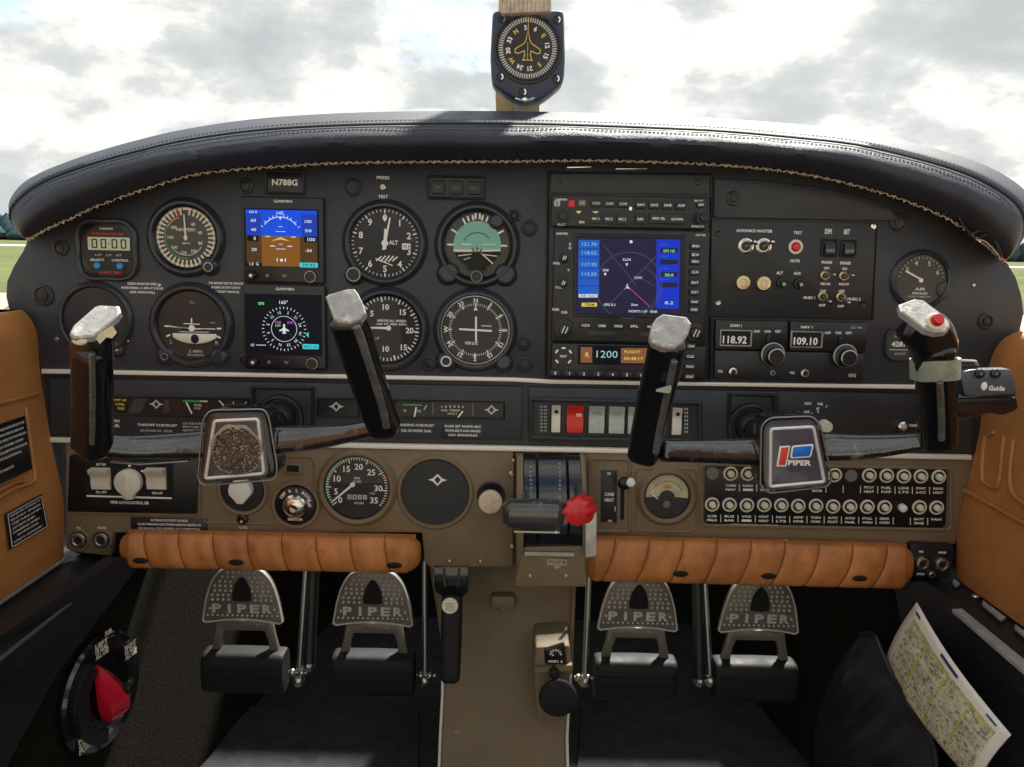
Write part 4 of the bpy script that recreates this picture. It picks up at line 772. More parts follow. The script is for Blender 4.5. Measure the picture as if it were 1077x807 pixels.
for (x, y, s_, s2, kx, ky) in ((772, 355, '118.92', 'COMM 1', 809.5, 371.5), (846, 356.5, '109.10', 'NAV 1', 884.5, 373)):
    u = t.q(x, y); b = B('nickel'); b.frame(rrect(u[0], u[1], 34, 18, 1), 2.0, 6.5, 8.4, .7); b.use('cutout').rr(u[0], u[1], 31, 15, .5, 6.5, 7.2); b.use('white').text(s_, u[0] - 1, u[1] - 1.6, 7.4, 7.5, 25, bold=.03); t.part('digit_window', b)
    b = B('white'); b.text(s2, *t.q(x, y - 13), 2.6, 7.3, 12, bold=.03)
    for dx, l_ in ((22, 'OFF'), (33, 'ON' if s2 == 'COMM 1' else 'VOICE'), (44, 'TEST' if s2 == 'COMM 1' else 'IDENT')): b.text(l_, *t.q(x + dx, y - 7), 2.4, 7.3, 6.5, bold=.03)
    t.part('lettering', b)
    u = t.q(kx, ky); b = B('bezel'); b.lathe([(12.5, 6), (12, 12), (11.2, 12.6)], *u, 40); b.use('steel').ring([(12.7, 10.5), (12.4, 12.4), (11.4, 12.7), (11.2, 11.6)], *u, 40); b.use('bezel').lathe([(9, 12), (8.6, 19), (7.6, 19.8)], u[0] + 1.6, u[1] - 1.4, 32); b.use('steel').ring([(8.9, 18.2), (8.6, 19.6), (7.4, 20.1), (7, 19.4)], u[0] + 1.6, u[1] - 1.4, 36); b.use('bezel').prism([(u[0] - 6.5, u[1] + 11.5), (u[0] - 2.5, u[1] + 11.5), (u[0] - 2.5, u[1] + 19), (u[0] - 4.5, u[1] + 21), (u[0] - 6.5, u[1] + 19)], 7, 9.5, .5); t.part('tuning_knob', b)
for x, y, s_ in ((769, 390, 'VOL'), (844, 391.5, 'VOL')):
    u = t.q(x, y); b = B('bezel'); b.disc(*u, 6, 6, 7.4, .5, 24); b.use('chrome').ring([(5, 7), (4.6, 9), (2.6, 9.2), (2.4, 7.6)], *u, 8); b.use('bezel').disc(*u, 2.4, 7, 8.2, .2, 14); b.use('white').text(s_, u[0] - 13, u[1], 2.4, 6.4, 5.5, bold=.03); t.part('volume_knob', b)
b = B('dimwhite'); b.text('KING', *t.q(894, 394), 3.4, 6.4, 7.5, bold=.04); b.text('DC 14V', *t.q(898, 344), 2.4, 7.3, 11); b.ring([(2.6, 6), (2.4, 6.7), (1.8, 6.7)], *t.q(811, 391.5), 16); t.part('lettering', b)

# ================================================================== gauge band
def cluster(name, label, pts, gs):
    xs = [p[0] for p in pts]; ys = [p[1] for p in pts]; t = T(name, label, 'gauge strip', sum(xs) / len(xs), sum(ys) / len(ys), YP, 'engine gauge strips in the middle band')
    b = B('bezel'); b.prism([t.q(*p) for p in pts], .5, 1.0); b.use('bezel').frame([t.q(*p) for p in pts], 1.6, .5, 3, .8); t.part('window_frame', b); return t
def diamond(b, t, x, y, s_=1.0, z=1.5, m='dimwhite'):
    u = t.q(x, y); b.use(m); 
    for sx, sy in ((1, 1), (1, -1), (-1, 1), (-1, -1)):
        b.prism([(u[0] + sx * 10 * s_, u[1]), (u[0] + sx * 5 * s_, u[1] + sy * 1.6 * s_), (u[0] + sx * 1.4 * s_, u[1] + sy * 5 * s_), (u[0], u[1] + sy * 6.6 * s_), (u[0], u[1] + sy * 4.2 * s_), (u[0] + sx * 3.4 * s_, u[1])], z, z + .3)
t = cluster('fuel_gauge_strip', 'long engine gauge window partly behind the left yoke, orange and green lettering', [(110, 416), (262, 418.5), (262, 439), (110, 436)], 0)
b = B('yellowmark'); z = 1.4
for r in range(3): b.text(('AMP 60', 'OIL', 'PRESS')[r], *t.q(126 + r, 420.5 + r * 4.5), 2.4, z, 15 - r * 4, bold=.03)
b.use('white').line(*t.q(114, 427), *t.q(118, 434), 1.4, z); b.use('slate'); b.prism([t.q(*p) for p in [(143, 418), (156, 418), (148, 434), (134, 434)]], 1, 1.3); b.prism([t.q(*p) for p in [(174, 419), (178, 419), (179, 434), (172, 434)]], 1, 1.3); diamond(b, t, 165, 425, .75)
b.use('greenmark').line(*t.q(193, 421.5), *t.q(211, 421.8), 1.6, z); b.use('dimwhite').line(*t.q(211, 421.8), *t.q(219, 422), 1.6, z); b.use('white').line(*t.q(196.5, 423), *t.q(202.5, 435), 1.5, z); b.use('dimwhite').text('FUEL', *t.q(209, 426), 2.4, z, 8, bold=.03); b.text('PSI', *t.q(208, 429.5), 2.2, z, 6); b.use('white').line(*t.q(231, 421), *t.q(238, 429), 1.2, z); b.use('dimwhite'); b.line(*t.q(246, 422), *t.q(246, 427), 1, z); b.line(*t.q(260, 422), *t.q(257, 427), 1, z); t.part('gauge_face', b)
t = cluster('blank_gauge_window', 'short dark gauge window with a small diamond mark, left of the leaning yoke grip', [(334, 418), (378, 419), (378, 439.5), (334, 438)], 0); b = B('dimwhite'); diamond(b, t, 354, 427.5, .8); t.part('gauge_face', b)
t = cluster('oil_gauge_strip', 'engine gauge window with green arc and two white hands, right of the left yoke', [(414, 420), (531, 422), (531, 441), (414, 439.5)], 0)
b = B('greenmark'); b.line(*t.q(424, 425.5), *t.q(444, 426), 1.4, z); b.use('dimwhite'); b.line(*t.q(449, 426), *t.q(446, 431), 1.2, z); b.text('E    1/2', *t.q(434, 432), 2.4, z, 18, bold=.02); b.use('white').line(*t.q(438, 428), *t.q(436, 438.5), 1.6, z)
for i in range(6): b.use('cream').line(*t.q(464.5 + i * 4.5, 426 + abs(i - 2.5) * .4), *t.q(465 + i * 4.4, 428.5), 1.3, z)
b.text('OIL TEMP', *t.q(474, 431.5), 2, z, 20, bold=.02); b.text('DEG F', *t.q(476, 435), 2, z, 10); b.use('white').line(*t.q(487, 432), *t.q(481, 440), 1.6, z + .2); b.use('grey').line(*t.q(497.5, 424), *t.q(497.5, 437), 1, z); b.line(*t.q(455.5, 423), *t.q(455.5, 436), 1, z); diamond(b, t, 517, 431, .8); t.part('gauge_face', b)
# shaft housings
for nm, lb, pts, c in (('shaft_housing', 'square recessed housing where the left yoke shaft enters the panel', [(265, 406), (331, 407), (331, 455), (265, 454)], (295, 437)), ('shaft_housing', 'square recessed housing where the right yoke shaft enters the panel', [(765, 413), (816, 414), (816, 468), (765, 467)], (789, 446))):
    t = T(nm, lb, 'shaft housing', *c, YP, 'yoke shaft housings'); b = B('panel2'); b.prism([t.q(*p) for p in pts], .5, 1.4, .3); b.frame([t.q(*p) for p in pts], 3, .5, 5, 1.6); t.part('recess', b)
    b = B('bezel'); b.ring([(25, 1), (24, 4), (21, 4.6), (19.5, 1.6), (19.5, 1)], 0, -2, 48); b.use('vinyl').lathe([(17, 1), (16, 8), (10, 14), (9.5, 20)], 0, -2, 32); t.part('collar', b)
# rocker switches
t = T('rocker_switch_bank', 'row of rocker switches, one red and the rest off-white, in a recessed tray', 'switches', 650, 441, YP)
b = B('panel2'); b.prism([t.q(*p) for p in [(560, 421), (735, 424.5), (735, 461), (560, 458)]], .5, 1); b.use('panel').frame([t.q(*p) for p in [(556, 417), (738, 421), (738, 466), (556, 462)]], 5, .5, 5, 2); t.part('tray', b)
def rocker(x, w_, m, lamp=False, hole=False, h=28):
    u = t.q(x, 441 + (x - 640) * .02); b = B('bezel'); b.rr(u[0], u[1], w_ + 3.4, h + 3, 1, 1, 2.5, .5); b.use(m)
    prof = [(-h / 2, 2), (-h / 2, 6), (-h * .18, 7.4), (h * .08, 5.2), (h * .28, 6.0), (h / 2, 10.5), (h / 2, 2)]
    rr_ = [[(u[0] + sx * (w_ / 2), u[1] + y, z_) for y, z_ in prof] for sx in (-1, 1)]; b.rings(rr_)
    if lamp: b.use('white').text('ON', u[0] + w_ * .2, u[1] + 5.5, 3.4, 8.4, 5.5, bold=.03)
    if m == 'rockgrey': b.use('grey').text({627: 'FUEL PUMP', 648: 'LAND LT', 668: 'ANTI COL'}[x].split()[0], u[0], u[1] + 8, 2.6, 9.4, w_ * .6)
    if hole: b.use('cutout').disc(u[0], u[1] + h * .3, 2, 8, 9, 0, 14)
    t.part('rocker', b)
rocker(584.5, 9, 'ivory', hole=True); rocker(604.5, 17, 'rockred', lamp=True)
for x in (627, 648, 668): rocker(x, 16, 'rockgrey')
rocker(711, 9.5, 'ivory', hole=True)
b = B('dimwhite')
for k in range(2): 
    for i in range(8): b.text('10 20 31 45'[k * 3:k * 3 + 2], *t.q(569.5 + k * 4, 427.5 + i * 3.6), 1.8, 1.4, 3, bold=.02)
for i in range(7): b.text('II', *t.q(721.5, 430 + i * 4), 2.2, 1.4, 3.5, bold=.02)
t.part('lettering', b)
t = T('light_dimmer_panel', 'small dark panel with round cream dimmer knob beside the right yoke hub', 'dimmer panel', 870, 440, YP)
b = B('panel2'); b.prism([t.q(*p) for p in [(818, 411), (1000, 415), (1004, 474), (818, 468)]], .5, 2.2, .6); t.part('plate', b)
b = B('white')
for s_, x, y, w_ in (('RADIO', 849, 424, 7), ('PANEL', 862, 424.5, 6), ('OFF', 847.5, 433, 6), ('BRT', 859.5, 429.5, 3), ('LT', 868.5, 427, 2), ('2', 859.5, 432.5, 2), ('.', 853, 433, 2), ('CIGAR', 960, 447, 10)): b.text(s_, *t.q(x, y), 2.6, 2.6, w_, bold=.03)
t.part('lettering', b)
for x, y in ((865.5, 447),): u = t.q(x, y); b = B('ivory'); b.lathe([(6.6, 2), (6.2, 12), (5.4, 13), (3, 13.2)], *u, 28); t.part('knob', b)
u = t.q(946, 447); b = B('chrome'); b.lathe([(5.6, 2), (5, 9), (3.4, 10)], *u, 20); b.use('fabricbeige').disc(*u, 3, 9.6, 10.6, .4, 14); t.part('knob', b)
# ================================================================== lower brown panel fittings
t = T('autopilot_controller', 'black control plate with two ivory rocker switches and a round ivory knob, lower left', 'autopilot panel', 142, 510, YP)
b = B('bezel'); b.prism(rpoly([t.q(*p) for p in [(75, 478), (210, 481), (209, 539), (73, 537)]], 3), 2, 5, 1); b.use('cutout').prism([t.q(*p) for p in [(92, 481), (184, 482.5), (184, 533), (91, 531)]], 5, 5.8, .4); t.part('plate', b)
b = B('white'); b.line(*t.q(94, 520), *t.q(183, 522.5), 1.8, 5.8); b.text('PIPER AUTOCONTROL IIIB', *t.q(139, 527), 2.9, 6.1, 40, bold=.03); b.text('ALT ON', *t.q(109, 487), 2.4, 6.1, 10, bold=.03); b.text('R/L OFF', *t.q(109.5, 516), 2.6, 6.1, 11, bold=.03); b.text('HDG OFF', *t.q(168, 517), 2.6, 6.1, 11, bold=.03); b.disc(*t.q(139, 488.5), 1.4, 5.8, 6.2, 0, 12); b.disc(*t.q(152, 494), 1.2, 5.8, 6.2, 0, 12); t.part('lettering', b)
for x in (109.5, 167.5):
    u = t.q(x, 502); h, w_ = 22, 20; b = B('ivory'); prof = [(-11, 5), (-11, 8), (-4, 9.4), (1, 9), (4.5, 10.6), (7, 14), (11, 15.5), (12, 5)]
    b.rings([[(u[0] + sx, u[1] + y, z_) for y, z_ in prof] for sx in (-10, 10)]); t.part('rocker', b, ang=50)
u = t.q(139, 505); b = B('ivory'); pts = [(14 * math.sin(a), 14 * math.cos(a)) for a in [R(-150 + 300 * i / 30) for i in range(31)]] + [(5, -17.5), (0, -18.5), (-5, -17)]
pts = [(u[0] + x, u[1] + y) for x, y in pts]; b.prism(pts, 5.5, 13, 1.4); b.rr(u[0] - 2.4, u[1] - 2, 2.0, 26, 1, 13, 14.4, .5); t.part('selector_knob', b)
t = T('carburettor_rotary_switch', 'round black dial with pale semicircular knob just below the left yoke hub', 'rotary switch', 256, 515, YP)
b = B('brown'); b.ring([(28, 1.5), (26, 5), (23, 4.6), (22, 2), (22, 1.5)], n=48); t.part('surround', b)
b = B('bezel'); b.disc(0, 0, 22, 2, 4, .6, 48); t.part('dial', b); b = B('white'); b.prism([(12 * math.cos(a), 12 * math.sin(a) + 2) for a in [R(-20 - 0) + R(220) * i / 20 for i in range(21)]] + [(-3, -12), (3, -12)], 4, 14, 1.5); t.part('knob', b)
t = T('dimmer_jack', 'tiny black switch with engraved captions above the left crash pad', 'switch', 256, 545.5, YP)
b = B('bezel'); b.lathe([(6, 2), (5.4, 4.5), (3.4, 5), (2.6, 3.6)], n=24); b.use('brass').blob(-.6, -2, 5, 2, 2, 1.6, 10, 6); t.part('socket', b); b = B('cream'); b.text('OPEN', 0, 11.5, 2.4, 2.4, 9, bold=.03); b.text('CLOSE', 0, -9, 2.4, 2.4, 9, bold=.03); t.part('lettering', b)
t = T('ignition_switch', 'round black key switch with bright metal key barrel beside the tachometer', 'key switch', 312, 530, YP)
b = B('brown'); b.ring([(27, 1.5), (25, 5), (22, 5), (21, 2), (21, 1.5)], n=48); t.part('surround', b)
b = B('bezel'); b.lathe([(21, 2), (20.6, 6), (19, 7)], n=48); b.use('white')
for s_, a in (('OFF', -48), ('R', -17), ('L', 8), ('B', 32), ('O', 44), ('T', 55), ('H', 66)): b.text(s_, 16.6 * math.sin(R(a)), 16.6 * math.cos(R(a)), 3.2, 7.4, rot=-a, bold=.04)
b.text('START', 14.5, 2.5, 3, 7.4, 8, rot=-70, bold=.04); b.text('IGNITION', 0, -14.5, 2.8, 7.4, 15, bold=.03); t.part('dial', b)
b = B('chrome'); b.lathe([(12.5, 7), (12.3, 9.5), (10.6, 10.6), (9.2, 9.4), (8.8, 11.5), (7.4, 12.2), (2, 12.2)], n=40); b.use('gold').disc(-1, -2.6, 3.4, 12, 12.6, .3, 18); b.use('cutout'); b.M = Matrix.Rotation(R(-30), 4, 'Z'); b.rr(0, 0, 8, 2.6, 1, 12.2, 12.8); b.M = Matrix(); t.part('key_barrel', b)
t = gauge('tachometer', 'large tachometer with green arc and white hand pointing lower left, in the brown section', 'gauge', 376, 512, 33.5, 5)
for c in t.e.children:
    if c.name.startswith('surround'): c.data.materials[0] = MATS['brown']
t.e.location.y -= .0016
b = dialb(t, 'dialbrown'); b.use('greenmark').arc(-113, 22, 31.2, 33, 1.1); b.arc(22, 60, 31.8, 33, 1.1); b.use('redmark').arc(62, 78, 31, 33, 1.1)
for i in range(49):
    a = -127 + i * 254 / 48; b.use('cream' if a > -113 and a < 22 and 0 else 'white').tick(a, 27 if i % 7 == 0 else 29.5, 32.4, 1.2 if i % 7 == 0 else .9, 1.45)
for s_, a in (('0', -128), ('5', -92 + -10), ('10', -66), ('15', -28), ('20', 5), ('25', 42), ('30', 83 + 8), ('35', 122 + 5)): b.use('white').text(s_, 22.5 * math.sin(R(a)), 22.5 * math.cos(R(a)), 6.4, 1.5, bold=.02)
b.use('dimwhite').text('RPM', 0, 10, 2.6, 1.5, 6, bold=.03); b.text('X100', 0, 6.4, 2.4, 1.5, 9, bold=.03); b.use('dimwhite')
for i, s_ in enumerate('0431'): b.rr(-8 + i * 5.4, -10.5, 4.2, 5, .6, 1.1, 1.5); 
b.use('cutout')
for i, s_ in enumerate('0431'): b.text(s_, -8 + i * 5.4, -10.5, 3.6, 1.7)
b.use('white').text('HOURS', 2, -17, 2.2, 1.5, 10); b.text('1/10', 16, -6, 2.2, 1.5, 5); t.part('dial', b)
b = B('white'); needle(b, -131, 29, 2.6, 1.4, 2, 2, -4.5, 3); t.part('needle', b)
t = T('blank_round_cover', 'flat black round cover marked with a small four-pointed diamond outline', 'gauge cover', 458, 517, YP)
b = B('brown'); b.ring([(41, 1.5), (39, 4.6), (36.5, 4.8), (35.5, 2), (35.5, 1.5)], n=72); t.part('surround', b); b = B('panel2'); b.disc(0, 0, 35, 2, 3.4, .6, 64); diamond(b, t, 460.5, 504, 1.0, 3.4, 'white'); t.part('disc', b)
t = T('primer_knob', 'round speckled tan knob between the blank round cover and the throttle', 'knob', 516.5, 520, YP)
b = B('bezel'); b.disc(0, 0, 14.5, 2, 5, 1, 36); b.tube([(0, 0, 4), (0, 0, 22)], 4, 14); t.part('socket', b)
mat('specktan', (0.62, 0.50, 0.38), .6, vary=.2, vs_=200, wear=((0.30, 0.20, 0.14), 420, .58)); b = B('specktan'); b.lathe([(8, 20), (11.6, 22), (12.4, 27), (11.8, 29.5), (9, 30.6)], n=32); t.part('knob_head', b)
# suction gauge in brown
t = gauge('suction_gauge', 'ammeter-like gauge with yellow fan-shaped scale over black, right of the red mixture knob', 'gauge', 701, 521, 25, 3.5)
for c in t.e.children:
    if c.name.startswith('surround'): c.data.materials[0] = MATS['brown']
t.e.location.y -= .0016
mat('fan', (0.50, 0.46, 0.27), .6, vary=.25, vs_=90); b = B('bezel'); b.disc(0, 0, 25, .5, 1.4, 0, 48); b.use('fan').prism([(22 * math.sin(a), 22 * math.cos(a) + 1) for a in [R(-97 + 194 * i / 24) for i in range(25)]] + [(8.5 * math.sin(a), 8.5 * math.cos(a) - 2) for a in [R(80 - 160 * i / 12) for i in range(13)]], 1.4, 1.9)
b.use('cream').arc(-60, 60, 13.5, 14.3, 1.9, 0, 0); b.use('redmark').arc(-22, 22, 9, 10, 1.9); b.use('redmark').text('SUCTION', 0, 11.5, 2, 2.3, 10); b.use('grey').disc(0, -9, 4, 1.4, 3, .8, 20); b.use('white').line(-17, 3.5, -9.5, -3.2, 1.2, 2.2); b.line(-17, 3.5, -13, 8, 1.0, 2.2)
b.use('bezel').ticks(-60, 60, 13, 14.6, 17.5, .6, 1.95); t.part('dial', b)
# carb heat
t = T('carburettor_heat_lever', 'vertical slot with black ball-tipped lever and dark caption plate', 'lever', 648, 521, YP)
b = B('panel2'); b.prism([t.q(*p) for p in [(632, 494), (648.5, 494.5), (648.5, 549), (631.5, 548.5)]], 2, 3, .4); b.use('white').text('CARB', *t.q(640.5, 519), 3.6, 3.4, 10, bold=.03); b.text('HEAT', *t.q(640.5, 525), 3.6, 3.4, 10, bold=.03); b.text('OFF', *t.q(640, 497.5), 2.6, 3.4, 4, bold=.03); b.text('ON', *t.q(641, 547), 2.6, 3.4, 4, bold=.03); b.line(*t.q(646.5, 532), *t.q(646.5, 537), .7, 3.1); t.part('caption_plate', b)
b = B('cutout'); b.prism([t.q(*p) for p in [(652.5, 512), (656.5, 512), (656, 546), (652, 546)]], 2, 2.6); t.part('slot', b)
u = t.q(656, 503); b = B('bezel'); b.tube([(u[0] - 2, u[1] - 8, 2), (u[0] - 1.5, u[1] - 1, 18)], 2, 10); b.blob(u[0] - 1, u[1] - 1, 17, 7.5, 7, 5); b.use('white').disc(u[0] + 4.6, u[1] + 1, 4.6, 18, 24, 1.6, 20); t.part('lever', b)
# circuit breakers
t = T('circuit_breaker_panel', 'black panel with two rows of round white-ringed circuit breakers, lower right', 'breaker panel', 866, 521, YP)
b = B('bezel'); b.prism(rpoly([t.q(*p) for p in [(741, 488), (995, 492.5), (993, 554), (740, 550)]], 6), 2, 4, .8); t.part('plate', b)
rows_ = [(748 + 18.05 * i, 529.3 + .27 * i) for i in range(14)]; rows2 = [(767.5 + 18.1 * i, 497 + .27 * i) for i in range(13)]
proto = None
b = B('cream'); b.ring([(7.6, 4), (7.5, 5.4), (5.9, 5.6), (5.7, 4.4), (5.7, 4)], 0, 0, 28); b.use('bezel').disc(0, 0, 5.7, 4, 4.6, 0, 20); b.use('ivory').lathe([(3.6, 4.4), (3.5, 8.5), (2.6, 9.6), (1.2, 9.7)], 0, 0, 20)
def place(proto_, x, y): o = proto_.copy(); link(o); o.parent = t.e; u = t.q(x, y); o.location = (u[0] * t.s, u[1] * t.s, 0); return o
proto = t.part('breaker', b); proto['label'] = 'push-button breaker with a pale ring'
first = True
for i, (x, y) in enumerate(rows_ + rows2):
    if i == 11 or (i >= 14 and 3 <= i - 14 <= 4) or (i - 14) == 7: continue
    if first: u = t.q(x, y); proto.location = (u[0] * t.s, u[1] * t.s, 0); first = False
    else: place(proto, x + random.uniform(-.3, .3), y + random.uniform(-.3, .3))
u = t.q(946.5, 532.5); b = B('white'); b.lathe([(4.2, 4), (4, 9), (2.6, 10)], *u, 20); t.part('indicator', b)
for p in ((893.5, 499.5), (748.5, 497)): b = B('grey'); b.disc(*t.q(*p), 6.6, 4, 5, .4, 28); t.part('blank_plug', b)
b = B('white'); L1 = ['ALTER|FIELD', 'BUS|BAR', 'VOR|1', 'PITOT|HEAT', 'NAV|LTS', 'ADF|DME', 'TURN|COORD', 'AUTO|PILOT', 'AUDIO|PANEL', 'STALL|WARN', 'GEAR|HORN', '', 'BATT|SENSE', 'FAN|']
for i, s_ in enumerate(L1):
    for j, q_ in enumerate(s_.split('|')):
        if q_: b.text(q_, *t.q(748 + 18.05 * i, 541.6 + .27 * i + 4.2 * j), 2.4, 4.3, 10.5, bold=.03)
    if i: b.line(*t.q(739 + 18.05 * i, 540 + .27 * i), *t.q(739 + 18.05 * i, 547.5 + .27 * i), .7, 4.05)
L2 = ['COMM|NAV', 'RADIO|1', 'CONTR|MASTR', '', '', 'RADIO|MASTER', '', '', 'PITOT|HEAT', 'FUEL|PUMP', 'LDG|LTS', 'START|& ACC', 'RADIO|LIGHT']
for i, s_ in enumerate(L2):
    for j, q_ in enumerate(s_.split('|')):
        if q_ : b.text(q_, *t.q(767.5 + 18.1 * i, 509.6 + .27 * i + 4.2 * j), 2.4, 4.3, 10.5, bold=.03)
    if i > 0 and i not in (4, 5): b.line(*t.q(758.5 + 18.1 * i, 508 + .27 * i), *t.q(758.5 + 18.1 * i, 515.5 + .27 * i), .7, 4.05)
b.text('ALTERNATE STATIC SOURCE AT OUTPUT 60 AMP', *t.q(792, 551), 1.8, 4.3, 50); t.part('lettering', b)
# headset jacks
def jack(t, x, y, r, z=2):
    u = t.q(x, y); b = B('nickel'); b.lathe([(r, z), (r, z + 2), (r * .86, z + 3.6), (r * .62, z + 4), (r * .5, z + 2.4)], *u, 28); b.use('cutout').disc(*u, r * .44, z + 2, z + 2.8, 0, 16); t.part('socket', b)
t = T('left_headset_jacks', 'pair of nickel headset sockets side by side in the brown corner, far left', 'headset sockets', 96, 567, YP)
for x in (84, 108): b = B('brown'); b.ring([(12, 1.5), (11, 4), (9.6, 4), (9.2, 2)], *t.q(x, 567), 28); t.part('surround', b); jack(t, x, 567, 8.6)
b = B('cream'); b.text('MIC', *t.q(84, 554.5), 2.4, 2.4, 5, bold=.04); b.text('PHONE', *t.q(108, 554.5), 2.4, 2.4, 9, bold=.04); t.part('lettering', b)
t = T('right_headset_jacks', 'black corner plate with two headset sockets and a smaller one, far right', 'headset sockets', 978, 592, .86)
b = B('panel2'); b.prism(rpoly([t.q(*p) for p in [(957, 571), (1003, 573), (998, 608), (955, 606)]], 4), -6, 2, 1); t.part('plate', b)
jack(t, 968.5, 591.5, 7.8); jack(t, 989, 592.5, 7.8); jack(t, 978, 603, 4)
for s_, x, y, w_ in (('MIC', 968, 579.5, 5), ('PHONE', 990, 580.5, 8), ('INTCOM', 967, 603, 8)): b = B('white'); b.text(s_, *t.q(x, y), 2.2, 2.4, w_, bold=.04); t.part('lettering', b)

# ------------------------------------------------------------------ crash pads
def crash_pad(name, label, x0, x1, yt, yb, seams, holes, slope, tilt):
    t = T(name, label, 'crash pad', (x0 + x1) / 2, (yt + yb) / 2, .862, 'tan leather crash pads'); W = (x1 - x0); H = (yb - yt) / 2; n = int(W / .8); rows = []
    def sx(s_, yy): return s_ - t.px + slope * ((1 - yy) / 2) ** 1.6
    def surf(x, a):
        yy = math.cos(a); e = max(0.0, min(x + W / 2, W / 2 - x)); f = min(1, e / 14) ** .5
        g = max([math.exp(-((x - sx(s_, yy)) / 1.5) ** 2) for s_ in seams]); zz_ = max(0.0, math.sin(a)) ** .40
        near = min([abs(x - sx(s_, yy)) for s_ in seams]); puff = min(1, near / 9) ** .6
        return (x, yy * H * (.35 + .65 * f), zz_ * (16 * (.25 + .75 * f) + 1.7 * puff + .6 * math.sin(x * .23 + yy * 2) * math.sin(x * .11)) - g * 1.3)
    for i in range(n + 1): rows.append([surf(-W / 2 + W * i / n, PI * k / 26) for k in range(27)])
    b = B('tan'); b.grid([r[::-1] for r in rows]); b.add(rows[0][::-1], [tuple(range(27))]); b.add(rows[-1], [tuple(range(27))]); b.box(-W / 2 + 6, W / 2 - 6, -H * .9, H * .9, -6, .5)
    pad = t.part('padding', b, ang=60)
    for s_ in seams:
        b = B('tanseam'); L = [Vector(surf(sx(s_, math.cos(R(a))), R(a))) + Vector((0, 0, .25)) for a in range(8, 166, 9)]; b.tube(L, .62, 6); t.part('seam', b, pad)
    for hx in holes:
        b = B('cutout'); b.M = Matrix.Translation((hx - t.px, -.40 * H, 18.2)) @ Matrix.Rotation(R(12), 4, 'X'); b.blob(0, 0, 0, 8, 3.6, 1.5, 20, 6); b.M = Matrix(); t.part('fastener_recess', b, pad)
    t.e.rotation_euler.rotate_axis('Z', R(tilt)); return t
crash_pad('left_crash_pad', 'tan leather crash pad in even vertical pleats under the left lower panel', 129, 443, 558.5, 598, [157 + 35.6 * i for i in range(8)], [155, 254, 417], 7, .2)
tp = crash_pad('right_crash_pad', 'tan leather crash pad with slanted seams under the breaker panel on the right', 611, 958, 566, 613.5, [645 + 35.2 * i for i in range(9)], [713, 804, 898], -13, -.2)

# ------------------------------------------------------------------ throttle quadrant
q = T('throttle_quadrant', 'engine control quadrant with glossy dark lever slots between the brown panel halves', 'quadrant', 578, 535, .865)
b = B('plateblue')
for x0, x1 in ((551, 563), (566, 594), (597, 609)):
    rr_ = []
    for k in range(17):
        a = R(100 - 150 * k / 16); yy = 477 + (1 - math.sin(a) * 1) * 30 + k * 3.6; zz_ = 8 + 34 * math.sin(PI * k / 20) ** .8
        u0 = q.q(x0, 478 + k * 6.2); u1 = q.q(x1, 478 + k * 6.2); rr_.append([(u0[0], u0[1], zz_ - 10), (u0[0], u0[1], zz_), (u1[0], u1[1], zz_), (u1[0], u1[1], zz_ - 10)])
    b.rings(rr_)
q.part('slot_cover', b)
b = B('brown')
for x0, x1 in ((543.5, 550), (609.5, 614)):
    rr_ = []
    for k in range(17):
        zz_ = 10 + 34 * math.sin(PI * k / 20) ** .8; u0 = q.q(x0, 477 + k * 7); u1 = q.q(x1, 477 + k * 7); rr_.append([(u0[0], u0[1], zz_ - 40), (u0[0], u0[1], zz_), (u1[0], u1[1], zz_), (u1[0], u1[1], zz_ - 40)])
    b.rings(rr_)
q.part('side_rail', b)
b = B('dimwhite')
def zq(py): k = (py - 478) / 6.2; return 8 + 34 * math.sin(PI * max(0, min(16, k)) / 20) ** .8
for i, ch in enumerate('THROTTLE'): b.text(ch, *q.q(558, 487 + i * 3.6), 2.6, zq(487 + i * 3.6) + .6, bold=.03)
for i, ch in enumerate('MIXTURE RICH'): b.text(ch, *q.q(587.5, 484 + i * 3.6), 2.6, zq(484 + i * 3.6) + .6, bold=.03)
for i, ch in enumerate('LEAN'): b.text(ch, *q.q(604, 508 + i * 3.6), 2.4, zq(508 + i * 3.6) + .6, bold=.03)
q.part('lettering', b)
b = B('brown'); b.prism(rpoly([q.q(*p) for p in [(550, 562), (611, 561), (614, 602), (541, 602)]], 3), 4, 40, 1.2); b.use('fabricbeige').frame(rrect(*q.q(584, 577), 20, 6, 1), 1, 40, 40.6); b.text('LOCK', *q.q(584, 577), 3, 40.6, 14, bold=.02); b.prism([q.q(*p) for p in [(580, 581), (588, 581), (584, 584)]], 40, 40.5)
for x in (557, 593): b.use('brass').disc(*q.q(x, 591), 2.2, 40, 41.6, .8, 14)
q.part('lower_housing', b)
b = B('nickel'); b.box(-26, 24, -36, -32, 20, 44); q.part('bracket', b)
th = T('throttle_lever', 'wide dark metal barrel-shaped throttle grip in the middle of the panel', 'throttle', 561, 540, .775)
mat('gunmetal', (0.05, 0.05, 0.048), 0.24, metal=.1, coat=.6, rv=.14, wear=((0.20, 0.19, 0.17), 60, .60), vary=.3, vs_=40)
b = B('gunmetal'); u = [(x, 0, 0) for x in (-27, -25, -13, 0, 13, 25, 27)]; b.sweep(u, [26, 29, 30, 30, 30, 29, 26], [24, 26, 27, 27, 27, 26, 24], (0, 0, 1), 28, 3.0, 3); th.part('grip', b)
b = B('steel'); b.wp = None; b.tube([(-6, 0, 0), (-7, -2, -40), (-7, 6, -78)], 4, 12); th.part('stem', b)
b = B('nickel'); b.box(-20, 28, -19.5, -17.5, -22, 6); b.use('white').disc(24, -18, 1.6, 6, 7, .3, 10); th.part('guard_wire', b)
mx = T('mixture_lever', 'bright red fluted mixture knob on a lever with a silver strip hanging below', 'mixture control', 609, 536, .775)
b = B('knobred')
